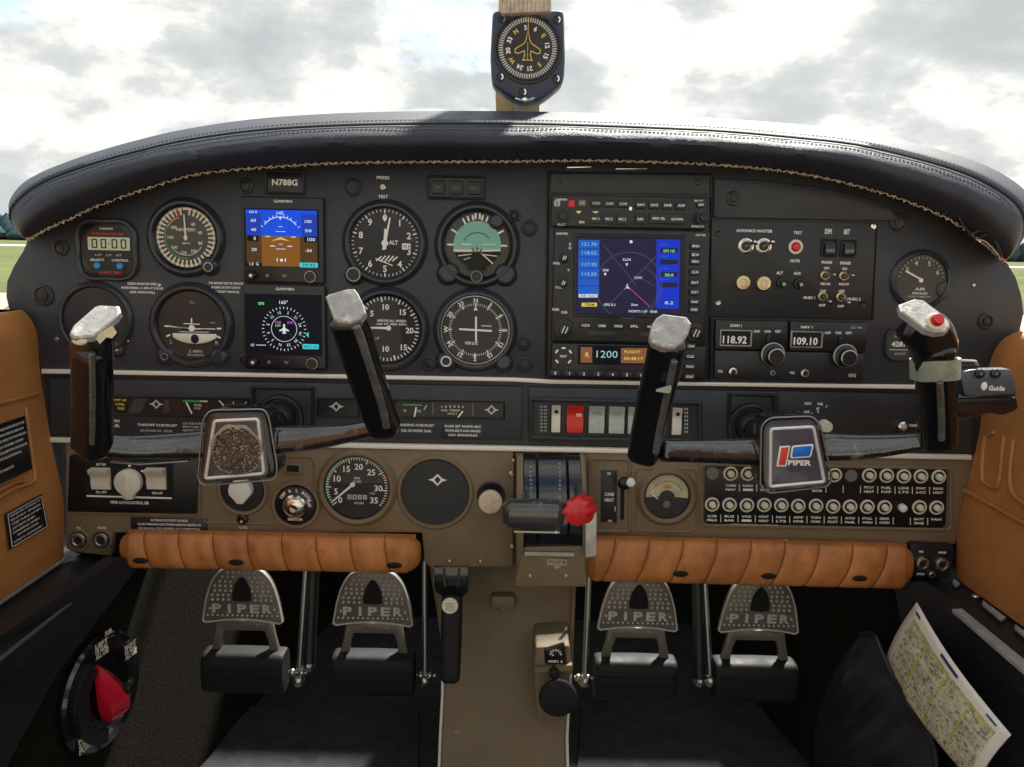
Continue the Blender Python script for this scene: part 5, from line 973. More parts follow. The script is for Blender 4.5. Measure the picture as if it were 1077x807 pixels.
def flute(r, k=.075, ph=0): return [((r * (1 + k * math.cos(8 * a))) * math.cos(a + ph), (r * (1 + k * math.cos(8 * a))) * math.sin(a + ph)) for a in [2 * PI * i / 64 for i in range(64)]]
rr_ = [[(x + dx, y, z_) for x, y in flute(r)] for r, z_, dx in ((12, -13, 6), (14.5, -10, 5), (15.6, 0, 2), (15.6, 6, -1), (14.2, 9.5, -2.5), (10, 11, -3))]; b.rings(rr_); mx.part('knob', b)
b = B('steel'); b.tube([(2, 0, -8), (4, 4, -50), (0, 14, -84)], 3.4, 10); mx.part('stem', b)
b = B('white'); mat('silvertag', (0.55, 0.56, 0.54), .45, metal=.4, vary=.15, vs_=120, wear=((0.30, 0.26, 0.2), 300, .64)); b.use('silvertag'); b.prism([(8, -10), (20, -6), (21, -52), (20, -56), (10, -57), (9, -30)], -14, -12, .4); mx.part('strip', b)

# ================================================================== yokes
def capsule(thing_, name, pts, wid, dep, ref, m, e=2.6, n=28, dense=6):
    b = B(m); b.sweep(pts, wid, dep, ref, n, e, dense); return thing_.wpart(name, b, ang=60)
def hub(t, Y, outer, inner, facem):
    pts = rpoly([t.q(*p) for p in outer], 10); b = B('yoke'); b.prism(pts, -30, 12, 4); b.use('steel').frame(inset(pts, 2.6), 1.8, 10.6, 12.4, .5); hb_ = t.part('hub_body', b); t.hb = hb_
    i2 = rpoly([t.q(*p) for p in inner], 5); b = B('polished'); b.frame(i2, 3.4, 11, 15.5, 1.1); t.part('chrome_frame', b, hb_)
    b = B(facem); ii = inset(i2, 2.9); c = (sum(p[0] for p in ii) / len(ii), sum(p[1] for p in ii) / len(ii)); n = len(ii)
    b.rings([[(x, y, 13.0) for x, y in ii], [(c[0] + (x - c[0]) * .5, c[1] + (y - c[1]) * .5, 14.6) for x, y in ii]], False); t.part('badge_plate', b, hb_, ang=10); return t
YH = .742
# ---- left yoke
ly = T('left_control_yoke', 'glossy black left control yoke with a torn brown patch on its hub', 'control yoke', 254, 467, YH, 'control yokes')
hub(ly, YH, [(226, 431), (281, 430), (285, 440), (293, 488), (292, 500), (218, 506), (214, 500), (219, 440)], [(229, 438.5), (277, 436.5), (283.5, 496), (219, 501.5)], 'hubface')
b = B('peelglue'); pts = [(27 * math.cos(a) * (1 + .03 * math.sin(5 * a)), 27.5 * math.sin(a) * (1 + .04 * math.sin(7 * a))) for a in [2 * PI * i / 44 for i in range(44)]]
pts = [(x - .6, min(y, 40) - 3) for x, y in pts if y > -26]; b.prism(pts, 14.4, 15.6, .4)
b.use('fuzz')
for i in range(1100):
    a = random.uniform(0, 2 * PI); r = 25 * math.sqrt(random.random()); x, y = r * math.cos(a) - .6, r * math.sin(a) - 4
    b.blob(x, y, 15.6, random.uniform(.5, 1.6), random.uniform(.4, 1.2), random.uniform(.5, 1.7), 6, 4)
ly.part('torn_patch', b, ly.hb)
def arm(t, pts, wid, dep): return capsule(t, 'arm', [P(x, y, Y) for x, y, Y in pts], [w_ * .00083 for w_ in wid], [w_ * .00083 for w_ in dep], (0, 1, -.22), 'yokegrey', 3.2)
arm(ly, [(112, 468, .728), (140, 470, .736), (180, 468.5, .744), (216, 467, .748)], [24, 25, 27, 31], [20, 20, 22, 24])
arm(ly, [(290, 463, .748), (330, 460.5, .744), (365, 456, .738), (394, 450, .73)], [31, 26, 20, 18], [24, 22, 20, 20])
b = B('steel'); b.prism([ly.q(*p) for p in [(118, 484), (150, 486.5), (200, 483), (200, 484.5), (150, 488.5), (119, 486)]], -2, 6, .5); ly.part('chrome_edge', b)
b = B('vinyl'); b.tube([P(254, 467, YH + .025), P(254, 467, YH + .025) + Vector((0, .13, 0))], .0145, 24); ly.wpart('shaft', b)
def grip(t, pts, wid, dep, ref=(.35, 1, -.1), e=3.1): k = .00078; return capsule(t, 'grip', [P(x, y, Y) for x, y, Y in pts], [w_ * k for w_ in wid], [w_ * k for w_ in dep], ref, 'yoke', e, 32, 8)
grip(ly, [(97, 470, .725), (97, 440, .712), (97, 400, .694), (96, 368, .679)], [43, 42, 41, 41], [36, 34, 33, 32])
# bent tip of the left grip with worn plate
def tip(t, pts_px, Y0, Y1, thick, m, name, under=None, lab=None):
    # pts: list of (px,py,k) plate outline, k 0..1 between near and far depth
    b = B(m); top_ = [P(x, y, Y0 + (Y1 - Y0) * k) for x, y, k in pts_px]; n = Vector((0, 0, 0))
    for i in range(len(top_)): a, c = top_[i], top_[(i + 1) % len(top_)]; n += Vector(((a.y - c.y) * (a.z + c.z), (a.z - c.z) * (a.x + c.x), (a.x - c.x) * (a.y + c.y)))
    n.normalize(); n = n if n.y < 0 else -n; c0 = sum(top_, Vector()) / len(top_); ins = [c0 + (p - c0) * .93 + n * .0012 for p in top_]; bot = [p - n * thick for p in top_]
    b.rings([bot, top_, ins]); return t.wpart(name, b, ang=30, label=lab)
b = B('yoke'); 
capsule(ly, 'grip_horn', [P(97, 374, .684), P(98, 362, .678), P(103, 351, .674), P(112, 343, .672)], [.032, .031, .026, .022], [.024, .022, .016, .012], (0, 1, .35), 'yoke', 3.2)
tip(ly, [(73, 352, 0), (77, 344, .3), (86, 336, .5), (101, 323, 1), (106, 321.5, 1), (125, 322.5, 1), (127, 328, .8), (123, 334, .6), (101, 352, .15), (96, 354.5, .1), (78, 356, 0)], .646, .676, .005, 'worn', 'worn_tip_plate')
b = B('creamtape'); b.rings([[P(*p, .652) for p in [(99, 354), (118, 342), (123, 350), (118, 356), (112, 355), (105, 362)]], [P(p[0], p[1], .668) for p in [(99, 354), (118, 342), (123, 350), (118, 356), (112, 355), (105, 362)]]]); ly.wpart('peeling_tape', b)
b = B('ivory'); c = P(84, 358.5, .650); b.M = Matrix.Translation(c) @ Matrix.Rotation(R(90), 4, 'X'); b.blob(0, 0, 0, .0058, .0037, .0022, 18, 8); b.M = Matrix(); ly.wpart('button', b)
# right grip of left yoke
grip(ly, [(405, 450, .728), (396, 428, .718), (384, 392, .700), (373, 358, .684), (366, 338, .674)], [34, 35, 36, 37, 38], [34, 33, 32, 32, 30])
tip(ly, [(342.5, 313, .8), (346, 310, .9), (366, 304.5, 1), (373, 304.5, 1), (376.5, 309, .9), (383, 322, .5), (384.5, 330, .3), (379, 336, .1), (369, 340, 0), (357, 340, 0), (351, 336, .1), (346, 322, .5)], .660, .676, .007, 'worn', 'worn_tip_plate')
# ---- right yoke
ry = T('right_control_yoke', 'glossy black right control yoke with a red and blue badge on its hub', 'control yoke', 833, 476, YH, 'control yokes')
hub(ry, YH, [(807, 439), (850, 437.5), (857, 446), (869, 500), (866, 507), (806, 514), (798, 508), (799, 446)], [(805, 447), (852, 444.5), (864, 504.5), (804, 510)], 'hubfaceblue')
def badge(b, m, L, z0, z1): b.use(m).prism([ry.q(*p) for p in L], z0, z1, .2)
b = B('white'); badge(b, 'white', [(815.5, 466), (826.5, 465.5), (822.5, 487), (812, 487)], 14.6, 15.2); badge(b, 'logored', [(817, 467.5), (824.8, 467), (821.2, 485.4), (814, 485.4)], 15.2, 15.7)
badge(b, 'white', rpoly([(828, 465.5), (851, 463.5), (848, 477.5), (826, 479)], 3), 14.6, 15.2); badge(b, 'logoblue', rpoly([(829.6, 467), (849, 465.4), (846.4, 476), (828, 477.4)], 2), 15.2, 15.7)
b.use('white').text('PIPER', *ry.q(836, 483), 5.4, 15.6, 24, rot=0, bold=.035); ry.part('maker_badge', b, ry.hb)
arm(ry, [(698, 474, .730), (730, 474.5, .738), (765, 475, .744), (800, 475.5, .748)], [24, 25, 27, 31], [20, 20, 22, 24])
arm(ry, [(866, 470, .748), (905, 470, .742), (945, 467, .736), (980, 462, .73)], [32, 28, 22, 18], [24, 22, 20, 20])
b = B('vinyl'); b.tube([P(833, 476, YH + .025), P(833, 476, YH + .025) + Vector((0, .13, 0))], .0145, 24); ry.wpart('shaft', b)
grip(ry, [(677, 478, .728), (682, 452, .717), (690, 415, .700), (699, 378, .683), (703, 360, .675)], [35, 36, 37, 38, 39], [34, 33, 32, 32, 30])
tip(ry, [(686, 341, .8), (691, 334.5, .9), (697, 331, 1), (722, 334, 1), (727, 341, .8), (724, 351, .5), (718, 361, .2), (709, 367, 0), (696, 366, 0), (686, 361, .1), (683, 354, .4)], .660, .676, .007, 'worn', 'worn_tip_plate')
b = B('greentape'); b.rings([[P(*p, .667) for p in [(690, 409.5), (706, 405), (706, 410), (704, 414), (690, 412)]], [P(*p, .675) for p in [(690, 409.5), (706, 405), (706, 410), (704, 414), (690, 412)]]]); ry.wpart('tape_scrap', b)
grip(ry, [(986, 462, .726), (986, 440, .714), (984, 405, .697), (982, 366, .678)], [40, 40, 39, 40], [36, 34, 33, 32])
capsule(ry, 'grip_horn', [P(982, 374, .684), P(981, 362, .678), P(975, 350, .672), P(961, 339, .668)], [.033, .036, .037, .033], [.026, .024, .022, .02], (0, 1, .35), 'yoke', 3.2)
tip(ry, [(945, 321, 1), (962, 315, 1), (970, 316, 1), (986, 328, .6), (998, 339, .3), (999, 345, .1), (994, 349, 0), (984, 350, 0), (972, 347, .1), (947, 328, .6)], .640, .664, .005, 'worn', 'worn_tip_plate')
c = P(984, 338.5, .644); b = B('cream'); b.M = Matrix.Translation(c) @ Matrix.Rotation(R(62), 4, 'X'); b.disc(0, 0, .0068, -.001, .0015, .0008, 24); b.use('knobred').lathe([(.0046, .0015), (.0046, .0045), (.0038, .006), (.001, .0062)], 0, 0, 20); b.M = Matrix(); ry.wpart('red_button', b)
b = B('greentape'); 
rr_ = []
for py, Y in ((377, .6845), (386, .688), (398, .693)):
    c = P(983.3, py, Y); rr_.append([c + Vector((.0170 * math.copysign(abs(math.cos(a)) ** .60, math.cos(a)), .0166 * math.copysign(abs(math.sin(a)) ** .60, math.sin(a)), .002 * math.cos(a))) for a in [2 * PI * i / 28 for i in range(28)]])
b.rings(rr_); ry.wpart('tape_band', b)
def ridge(t, pts, w_):  # added raised strip whose pale colour paints the highlight along a grip
    b = B('ridgesheen'); b.sweep([P(x, y, Y - .0065) for x, y, Y in pts], [w_ * .00078] * len(pts), [.006] * len(pts), (0, 1, 0), 16, 2.4, 6); t.wpart('grip_sheen_ridge', b, ang=60)
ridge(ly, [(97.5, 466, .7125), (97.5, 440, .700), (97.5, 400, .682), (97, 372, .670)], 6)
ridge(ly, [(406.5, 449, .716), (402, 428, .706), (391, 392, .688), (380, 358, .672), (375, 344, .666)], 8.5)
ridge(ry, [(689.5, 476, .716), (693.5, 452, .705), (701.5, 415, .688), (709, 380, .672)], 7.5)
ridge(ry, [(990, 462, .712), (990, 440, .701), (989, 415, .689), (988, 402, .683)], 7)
# device at far right
dv = T('intercom_box', 'small blue-grey box with two round knobs and a white logo clamped beside the right yoke', 'intercom box', 1040, 402, .70)
b = B('boxblue'); f = [dv.q(*p) for p in [(1008, 391), (1022, 388.5), (1062, 388), (1070, 414), (1024, 417), (1014, 416)]]; b.prism(rpoly(f, 3), -12, 2, 1.5); b.use('steel').tube([(*dv.q(1020, 389), 2), (*dv.q(1026, 415.5), 2)], .7, 6); dv.part('case', b)
b = B('gloss'); b.prism(rpoly([dv.q(*p) for p in [(1012, 414), (1072, 412), (1076, 432), (1060, 439), (1045, 436), (1030, 441), (1008, 442), (1006, 430)]], 5), -26, -6, 3); b.use('bezel').prism([dv.q(*p) for p in [(1006, 420), (1068, 418), (1068, 424), (1006, 426)]], -10, 0, 1); dv.part('clamp', b)
b = B('steel'); b.prism([dv.q(*p) for p in [(1008, 379), (1031, 380), (1034, 386), (1010, 386)]], -14, -6, 1); b.use('bezel').prism([dv.q(*p) for p in [(1012, 381), (1028, 381.6), (1029, 384.6), (1013, 384.4)]], -6, -5.4); dv.part('bracket', b)
for x, y in ((1028.5, 392.5), (1045, 392.5)): u = dv.q(x, y); b = B('bezel'); b.lathe([(5.2, 2), (4.8, 5.5), (4, 6)], *u, 20); b.use('steel').disc(*u, 1.6, 6, 6.6, 0, 12); dv.part('knob', b)
b = B('white'); u = dv.q(1035, 406.5); b.blob(u[0] - 1, u[1] + .5, 2, 3.4, 4.6, .8, 12, 6); b.text('Guide', *dv.q(1047, 408), 5, 2.5, 17, bold=.03); dv.part('lettering', b)
# ================================================================== cabin sides
VP = Vector((0, -1, 0))
def side(name, label, prof, Y0, Y1, m, thick, sgn, rnd=4):
    t = T(name, label, 'side panel', *prof[len(prof) // 2], Y0); base = [P(x, y, Y0) for x, y in prof]; base = smooth(base, 5)
    rows = []
    for k in range(30):
        Y = Y0 + (Y1 - Y0) * (k / 29) ** 1.6; bul = 1; rows.append([Vector((p.x + sgn * .02 * max(0, (Y0 - Y)) - sgn * .004 * math.exp(-((Y0 - Y) / .012) ** 2) * -1, Y, p.z)) for p in base])
    edge = [Vector((p.x + sgn * thick, Y0, p.z)) for p in base]
    out = [Vector((p.x + sgn * thick, Y1, p.z)) for p in base]
    b = B(m); R_ = [edge] + rows + [out]; b.grid(R_); b.grid([out, edge]); t.wpart('padded_trim', b, ang=50); t.base = base; return t
lw = side('left_side_panel', 'tan leather trim panel on the left cabin wall with two black placards', [(14, 330), (26, 326), (36, 335), (43, 352), (46, 390), (52, 430), (60, 475), (70, 520), (71, 555), (71, 586)], .868, -.5, 'tanside', .05, -1)
rw = side('right_side_panel', 'tan leather trim panel on the right cabin wall with stitched pleats', [(1085, 346), (1062, 350), (1046, 362), (1036, 385), (1030, 420), (1026, 455), (1016, 500), (1006, 540), (1002, 575), (1002, 606)], .868, -.5, 'tanside', .05, 1)
def wallpt(t, px, py, lift, sgn):   # a point on the trimmed wall under that measure
    base = t.base; d = ray(px, py)
    best = None
    for a, c in zip(base[:-1], base[1:]):
        n = Vector((a.z - c.z, 0, -(a.x - c.x))); n.normalize()
        if n.x * sgn > 0: n = -n
        if abs(d.dot(n)) < 1e-6: continue
        k = (a + n * lift - EYE).dot(n) / d.dot(n); p = EYE + d * k
        if k > 0 and min(a.z, c.z) - 1e-4 <= p.z <= max(a.z, c.z) + 1e-4:
            if best is None or p.y > best.y: best = p
    return best
def wplate(t, pts, sgn, m, name, lift=.002, th=.0015, border=None):
    W = [wallpt(t, x, y, lift, sgn) for x, y in pts]
    if any(w_ is None for w_ in W): print('wplate fail', name, W); return
    n = (W[1] - W[0]).cross(W[2] - W[0]).normalized(); n = n if n.x * sgn < 0 else -n
    b = B(m); b.rings([[p - n * th for p in W], W]); o = t.wpart(name, b)
    return W, n, o
def quadmap(W): return lambda u, v: (W[0] * (1 - u) + W[1] * u) * (1 - v) + (W[3] * (1 - u) + W[2] * u) * v
def placard(t, pts, sgn, name, lines, border=False):
    r = wplate(t, pts, sgn, 'bezel', name)
    if not r: return
    W, n, o = r; f = quadmap(W); b = B('white')
    for i, (s_, u0, u1, v, h) in enumerate(lines):
        vv, ff = textmesh(s_, .02); x0 = min(a.x for a in vv); x1 = max(a.x for a in vv)
        b.add([f(u0 + (u1 - u0) * (a.x - x0) / (x1 - x0), v - h * (a.y / .7 - .5)) + n * .0005 for a in vv], ff)
    if border:
        for e in ((.03, .03, .97, .05), (.03, .95, .97, .97), (.03, .03, .05, .97), (.95, .03, .97, .97)): b.add([f(e[0], e[1]) + n * .0005, f(e[2], e[1]) + n * .0005, f(e[2], e[3]) + n * .0005, f(e[0], e[3]) + n * .0005], [(0, 1, 2, 3)])
    ob = mkobj('lettering', b, lambda v: t.inv @ (v - t.o)); ob.parent = o
placard(lw, [(-16, 452), (26, 437.5), (34, 493), (-16, 517)], -1, 'placard', [('THE MARKINGS AND PLACARDS INSTALLED IN THIS', .08, .95, .10, .045), ('AIRPLANE CONTAIN OPERATING LIMITATIONS', .08, .92, .20, .045), ('WHICH MUST BE COMPLIED WITH WHEN OPERATING', .08, .96, .30, .045), ('THIS AIRPLANE IN THE NORMAL CATEGORY', .08, .88, .40, .045), ('OTHER OPERATING LIMITATIONS WHICH MUST BE', .08, .95, .50, .045), ('COMPLIED WITH ARE IN THE MANUAL', .08, .80, .60, .045), ('NO ACROBATIC MANEUVERS', .08, .6, .80, .045)])
placard(lw, [(6, 541), (44, 520), (51, 554), (11, 578)], -1, 'placard', [('MANEUVER CATEGORY N', .1, .9, .12, .055), ('ENTRY SPEED', .1, .9, .24, .055), ('STEEP TURNS 129 MPH', .1, .9, .36, .055), ('LAZY EIGHTS 129 MPH', .1, .7, .48, .055), ('CHANDELLES 129 MPH', .1, .8, .60, .055), ('MAX WEIGHT 2150 LBS', .2, .75, .72, .055), ('UTILITY CATEGORY', .1, .85, .86, .055)], True)
# stitched seams and pleats on the panels
def seamline(t, pts, sgn, r=.0022, m='tanside', lift=.0005, nm='seam'):
    W = [wallpt(t, p.x, p.y, lift, sgn) for p in smooth(pts, 5)]; W = [w_ for w_ in W if w_]
    if len(W) > 2: b = B(m); b.tube(W, r, 8); t.wpart(nm, b)
seamline(lw, [(-10, 426), (12, 421), (40, 413.5)], -1); seamline(lw, [(27, 428), (34, 480), (37, 503), (30, 509), (12, 516), (-8, 528)], -1, .0018); seamline(lw, [(-5, 519), (16, 508), (30, 507)], -1, .0012)
for L in ([(1045, 455), (1036, 462), (1033, 500), (1038, 510), (1048, 512), (1052, 500), (1056, 458)], [(1066, 462), (1062, 500), (1066, 520), (1080, 532)], [(1014, 516), (1030, 524), (1055, 538), (1080, 552)]): seamline(rw, L, 1, .0022)
# lower edge trims, sills
def strip(name, label, cat, p0, p1, Y0, Y1, m, w_, h, kind=None, origin=None):
    pass
lp = lw.base[-1]; rp = rw.base[-1]
def ledge(name, label, sgn, xin, xo, z, m):
    b = B(m); v = [(xo, .95, z), (xin, .95, z - .004), (xin, -.5, z - .004), (xo, -.5, z)]; w2 = [(x, y, zz_ - .02) for x, y, zz_ in v]
    b.rings([[Vector(p) for p in w2], [Vector(p) for p in v]]); return single(name, label, 'sill', b, origin=Vector((xin, .2, z)))
zs = lp.z - .0015
sl = ledge('left_sill', 'black vinyl sill along the foot of the left tan trim panel', -1, P(128, 585, .868).x, lp.x - .06, zs, 'vinyl')
sr = ledge('right_sill', 'black vinyl sill with a scuffed aluminium strip along the foot of the right trim panel', 1, P(958, 612, .868).x, rp.x + .06, rp.z - .0015, 'vinyl')
b = B('steel'); x = P(128, 585, .868).x; b.tube([Vector((x, .93, zs - .003)), Vector((x - .003, -.4, zs - .003))], .0018, 8); o = mkobj('edge_bead', b, lambda v: v - Vector(sl.location)); o.parent = sl
b = B('trim'); b.use('postgrey').tube([Vector((lp.x + .002, .868, lp.z + .001)), Vector((lp.x + .0, .6, lp.z + .001)), Vector((lp.x, .2, lp.z + .001))], .0018, 8); o = mkobj('edge_bead', b, lambda v: v - Vector(sl.location)); o.parent = sl
mat('scuffed', (0.42, 0.44, 0.46), .42, metal=.3, vary=.25, vs_=60, wear=((0.05, 0.05, 0.05), 60, .66))
z0 = rp.z - .004
def onz(px, py, z): d = ray(px, py); return EYE + d * ((z - EYE.z) / d.z)
zr = rp.z + .001
b = B('scuffed'); A = [onz(*p, zr) for p in [(984, 626), (992, 624), (1085, 700), (1085, 713)]]; b.rings([[p - Vector((0, 0, .003)) for p in A], A]); o = mkobj('scuffed_strip', b, lambda v: v - Vector(sr.location)); o.parent = sr
b = B('scuffed')
for x0, x1 in ((1003, 1010), (1034, 1058), (1068, 1090)):
    A = [onz(x0, 606 + (x0 - 1001) * .74 + 1, zr), onz(x1, 606 + (x1 - 1001) * .74 + 1, zr), onz(x1 - 5, 606 + (x1 - 1001) * .74 + 4, zr), onz(x0 - 1, 606 + (x0 - 1001) * .74 + 5, zr)]; b.rings([[p - Vector((0, 0, .002)) for p in A], A])
b.use('chrome').blob(*onz(1026, 627, zr + .001), .004, .004, .002, 12, 6); o = mkobj('door_seal_clip', b, lambda v: v - Vector(sr.location)); o.parent = sr
# ------------------------------------------------------------------ footwell
ZF = EYE.z - .66
def zpt(px, py): return onz(px, py, ZF)
fa, fb = zpt(275, 735), zpt(210, 807); dl = (fb - fa).normalized()
ga = Vector((-fa.x + .02, fa.y, ZF)); gb = Vector((-fb.x + .02, fb.y, ZF)); dr = (gb - ga).normalized()
b = B('matblack'); b.rings([[Vector((x, y, ZF - .02)) for x, y in ((-.62, -.6), (.62, -.6), (.62, 1.6), (-.62, 1.6))], [Vector((x, y, ZF)) for x, y in ((-.62, -.6), (.62, -.6), (.62, 1.6), (-.62, 1.6))]]); single('cabin_floor', None, None, b, 'structure')
b = B('cutout'); b.rings([[Vector((x, 1.5, z)) for x, z in ((-.49, ZF), (.49, ZF), (.49, 1.87), (-.49, 1.87))], [Vector((x, 1.46, z)) for x, z in ((-.49, ZF), (.49, ZF), (.49, 1.87), (-.49, 1.87))]]); single('firewall', 'black firewall at the far end of the dark footwell', 'firewall', b)
for sgn, a, d, nm, lb in ((-1, fa, dl, 'left_kick_wall', 'olive-black carpeted wall of the left footwell'), (1, ga, dr, 'right_kick_wall', 'olive-black carpeted wall of the right footwell')):
    A0 = a - d * .45; A1 = a + d * 1.3; b = B('carpet'); o_ = Vector((sgn * .02, 0, 0)); zt = lp.z - .02
    b.rings([[A0, A1, Vector((A1.x, A1.y, zt)), Vector((A0.x, A0.y, zt))], [A0 + o_, A1 + o_, Vector((A1.x, A1.y, zt)) + o_, Vector((A0.x, A0.y, zt)) + o_]]); single(nm, lb, 'carpeted wall', b)
    b = B('vinyl'); b.box(sgn * .497 - .006, sgn * .497 + .006, .89, 1.46, ZF, 1.885); single('left_cowl_wall' if sgn < 0 else 'right_cowl_wall', 'black inner fuselage side hidden in shade behind the %s end of the instrument panel' % ('left' if sgn < 0 else 'right'), 'wall', b)
def kick(px, py, lift=0.0, sgn=-1):
    a, d = (fa, dl) if sgn < 0 else (ga, dr); n = Vector((-d.y, d.x, 0)); n.normalize()
    if n.x * sgn > 0: n = -n
    return PL(px, py, a + n * lift, n), n
# black vinyl lower wall covers
for sgn, L, nm, lb in ((-1, [(128, 586), (147, 594), (101, 655), (61, 707), (9, 802), (-30, 870), (-200, 860), (-150, 690), (-3, 671)], 'left_lower_wall_cover', 'slanting smooth black lower wall cover beside the fuel selector'), (1, [(940, 616), (958, 612), (1000, 640), (1085, 712), (1200, 800), (1200, 900), (1020, 860), (955, 690)], 'right_lower_wall_cover', 'smooth black lower wall cover behind the folded chart on the right')):
    V = [kick(x, y, .018, sgn)[0] for x, y in L]; n = kick(100, 700, 0, sgn)[1]; b = B('vinyl'); b.rings([[p - n * .016 for p in V], V]); single(nm, lb, 'wall cover', b)
# fuel selector
c, n = kick(104, 727, .004, -1); fs = bpy.data.objects.new('fuel_selector', None); link(fs); X = dl.copy(); X = -X if X.x > 0 else X; X = -dl if (-dl).y > 0 else dl
X = -dl; Zv = Vector((0, 0, 1)); Nn = X.cross(Zv); 
if Nn.dot(n) < 0: X = -X; Nn = X.cross(Zv)
Mx = Matrix(((X.x, Zv.x, Nn.x), (X.y, Zv.y, Nn.y), (X.z, Zv.z, Nn.z))); fs.location = c; fs.rotation_euler = Mx.to_euler(); fs['label'] = 'round black fuel selector with a red pointer handle on the left footwell wall'; fs['category'] = 'fuel selector'
class FT: pass
ft = FT(); ft.e = fs
def fpart(name, b, par=None): o = mkobj(name, b, lambda v: v * .001); o.parent = par or fs; return o
Rf = 61
b = B('gloss'); b.lathe([(Rf, 0), (Rf, 4), (Rf - 3, 7), (Rf - 14, 8), (Rf - 17, 5), (Rf - 18, 4)], n=72); fpart('dial_plate', b)
b = B('vinyl'); b.arc(190, 330, 36, 50, 8, t=6); fpart('guard_rim', b)
b = B('knobred'); b.M = Matrix.Rotation(R(22), 4, 'Z'); 
def sect(y, w_, h): return [(-w_, y, 8), (-w_ * .9, y, 8 + h * .5), (0, y, 8 + h), (w_ * .9, y, 8 + h * .5), (w_, y, 8)]
mat('redclear', (0.62, 0.010, 0.03), 0.22, coat=.5); b.use('redclear'); b.rings([sect(y, w_, h) for y, w_, h in ((38, 1.2, 6), (28, 6, 12), (10, 12, 20), (-8, 17, 25), (-20, 17, 21), (-30, 14, 12))]); b.M = Matrix(); fpart('pointer_handle', b)
b = B('vinyl'); b.M = Matrix.Rotation(R(22), 4, 'Z'); b.disc(6, 2, 5, 25, 33.5, 1, 18); b.M = Matrix(); fpart('pivot_screw', b)
for (x, y, lines) in ((-4, 49, ('LEFT', '18 GAL', 'ALL USE')), (42, 26, ('RIGHT', '18 GAL', 'ALL USE')), (-36, -34, ('FUEL', 'OFF', 'PUSH')), (8, 56, ('FUEL',))):
    b = B('cream')
    for i, s_ in enumerate(lines): b.text(s_, x, y + (1 - i) * 5.4, 4.6, 9.2, 20 if len(lines) > 1 else 12, bold=.06)
    b.use('gloss').rr(x, y, 22, 20 if len(lines) > 1 else 8, 3, 5, 8.9, .5); fpart('lettering', b)
# ------------------------------------------------------------------ centre console
cs = T('centre_console', 'brown painted centre console running from under the panel down to the floor', 'console', 530, 700, .93)
def cp(L): return [cs.q(*p) for p in L]
b = B('brownlight')
secs = [(596, 449, 612, -14), (612, 452, 608, -10), (640, 458, 603, -4), (662, 462, 602, 4), (690, 467, 600, 12), (720, 467.5, 597, 20), (760, 466, 594, 30), (800, 465, 594.5, 40), (850, 463, 596, 52)]
rr_ = []
for y, x0, x1, z_ in secs:
    a, c = cs.q(x0, y), cs.q(x1, y); k = 1 
    rr_.append([(a[0], a[1], -260), (a[0], a[1], z_ - 3), (a[0] + 3, a[1], z_), (c[0] - 3, c[1], z_), (c[0], c[1], z_ - 3), (c[0], c[1], -260)])
b.rings(rr_); cs.part('tunnel_cover', b)
for side_ in (1, 4):
    b = B('trim'); b.tube([Vector(r[side_ if side_ == 1 else 4]) + Vector((-.6 if side_ == 1 else .6, 0, 1.5)) for r in rr_[4:]], 1.5, 8); cs.part('edge_strip', b)
b = B('brown'); u = cs.q(529, 632); b.rr(u[0], u[1], 25, 14, 4, -10, 6, 2); b.use('brass').disc(u[0] + 1, u[1] - 4.5, 2, 6, 7.4, .6, 12); cs.part('bracket_cover', b)
b = B('brown'); b.tube([(*cs.q(604, 604), 4), (*cs.q(601, 660), 10), (*cs.q(599, 700), 16)], 2.2, 8); cs.part('edge_roll', b)
# hand brake
hb = T('hand_brake_lever', 'black vertical hand brake grip with a round cream label, left side of the console', 'brake lever', 474, 665, .86)
b = B('rubber'); b.sweep([(1, 34, -6), (1, 20, 0), (1, -10, 4), (1, -46, 10)], [22, 22, 22, 20], [20, 22, 22, 20], (0, 0, 1), 24, 3.4, 5); hb.part('grip', b)
b = B('gloss'); b.prism([hb.q(*p) for p in [(455, 598), (493, 598), (492, 625), (484, 634), (466, 632), (456, 624)]], -24, -6, 2); b.use('steel').tube([(*hb.q(466, 600), -4), (*hb.q(468, 618), -4)], 1.2, 8); b.tube([(*hb.q(483, 600), -4), (*hb.q(481, 618), -4)], 1.2, 8); hb.part('pivot_bracket', b)
b = B('cream'); u = hb.q(474, 633); b.disc(u[0], u[1], 8.4, 9, 12, .6, 28); b.use('grey').text('PARKING', u[0], u[1] + 3, 1.8, 12.2, 9); b.text('BRAKE', u[0], u[1], 1.8, 12.2, 8); b.text('PULL ON', u[0], u[1] - 3, 1.8, 12.2, 9); hb.part('label_disc', b)
# trim box
tb = T('rudder_trim_box', 'brown box on the console with a small black indicator plate above a round black knob', 'trim control', 580, 716, .875)
b = B('brownlight'); L = [tb.q(*p) for p in [(563, 678), (599, 676), (600, 696), (596, 756), (566, 757), (563, 742), (561, 700)]]; b.prism(rpoly(L, 3), -60, 6, 3); b.use('brown').rings([[(*tb.q(562, 697), 5), (*tb.q(601, 694), 5), (*tb.q(601, 698), 5), (*tb.q(562, 700), 5)], [(*tb.q(562, 696), 14), (*tb.q(601, 693), 14), (*tb.q(601, 699), 14), (*tb.q(562, 701), 14)]]); tb.part('box', b)
b = B('bezel'); b.prism(rpoly([tb.q(*p) for p in [(572, 679), (593, 672), (596, 694), (573, 694.5)]], 2), 6, 8.6, .6); b.use('white')
u = tb.q(584, 685); b.ticks(-80, 80, 7, 4.4, 6.6, 1.2, 8.6, u[0], u[1]); b.text('NOSE L  R', *tb.q(584, 691.5), 2.4, 9, 15, bold=.04); b.disc(u[0] - 3, u[1], 1, 8.6, 9.2, 0, 10); tb.part('indicator_plate', b)
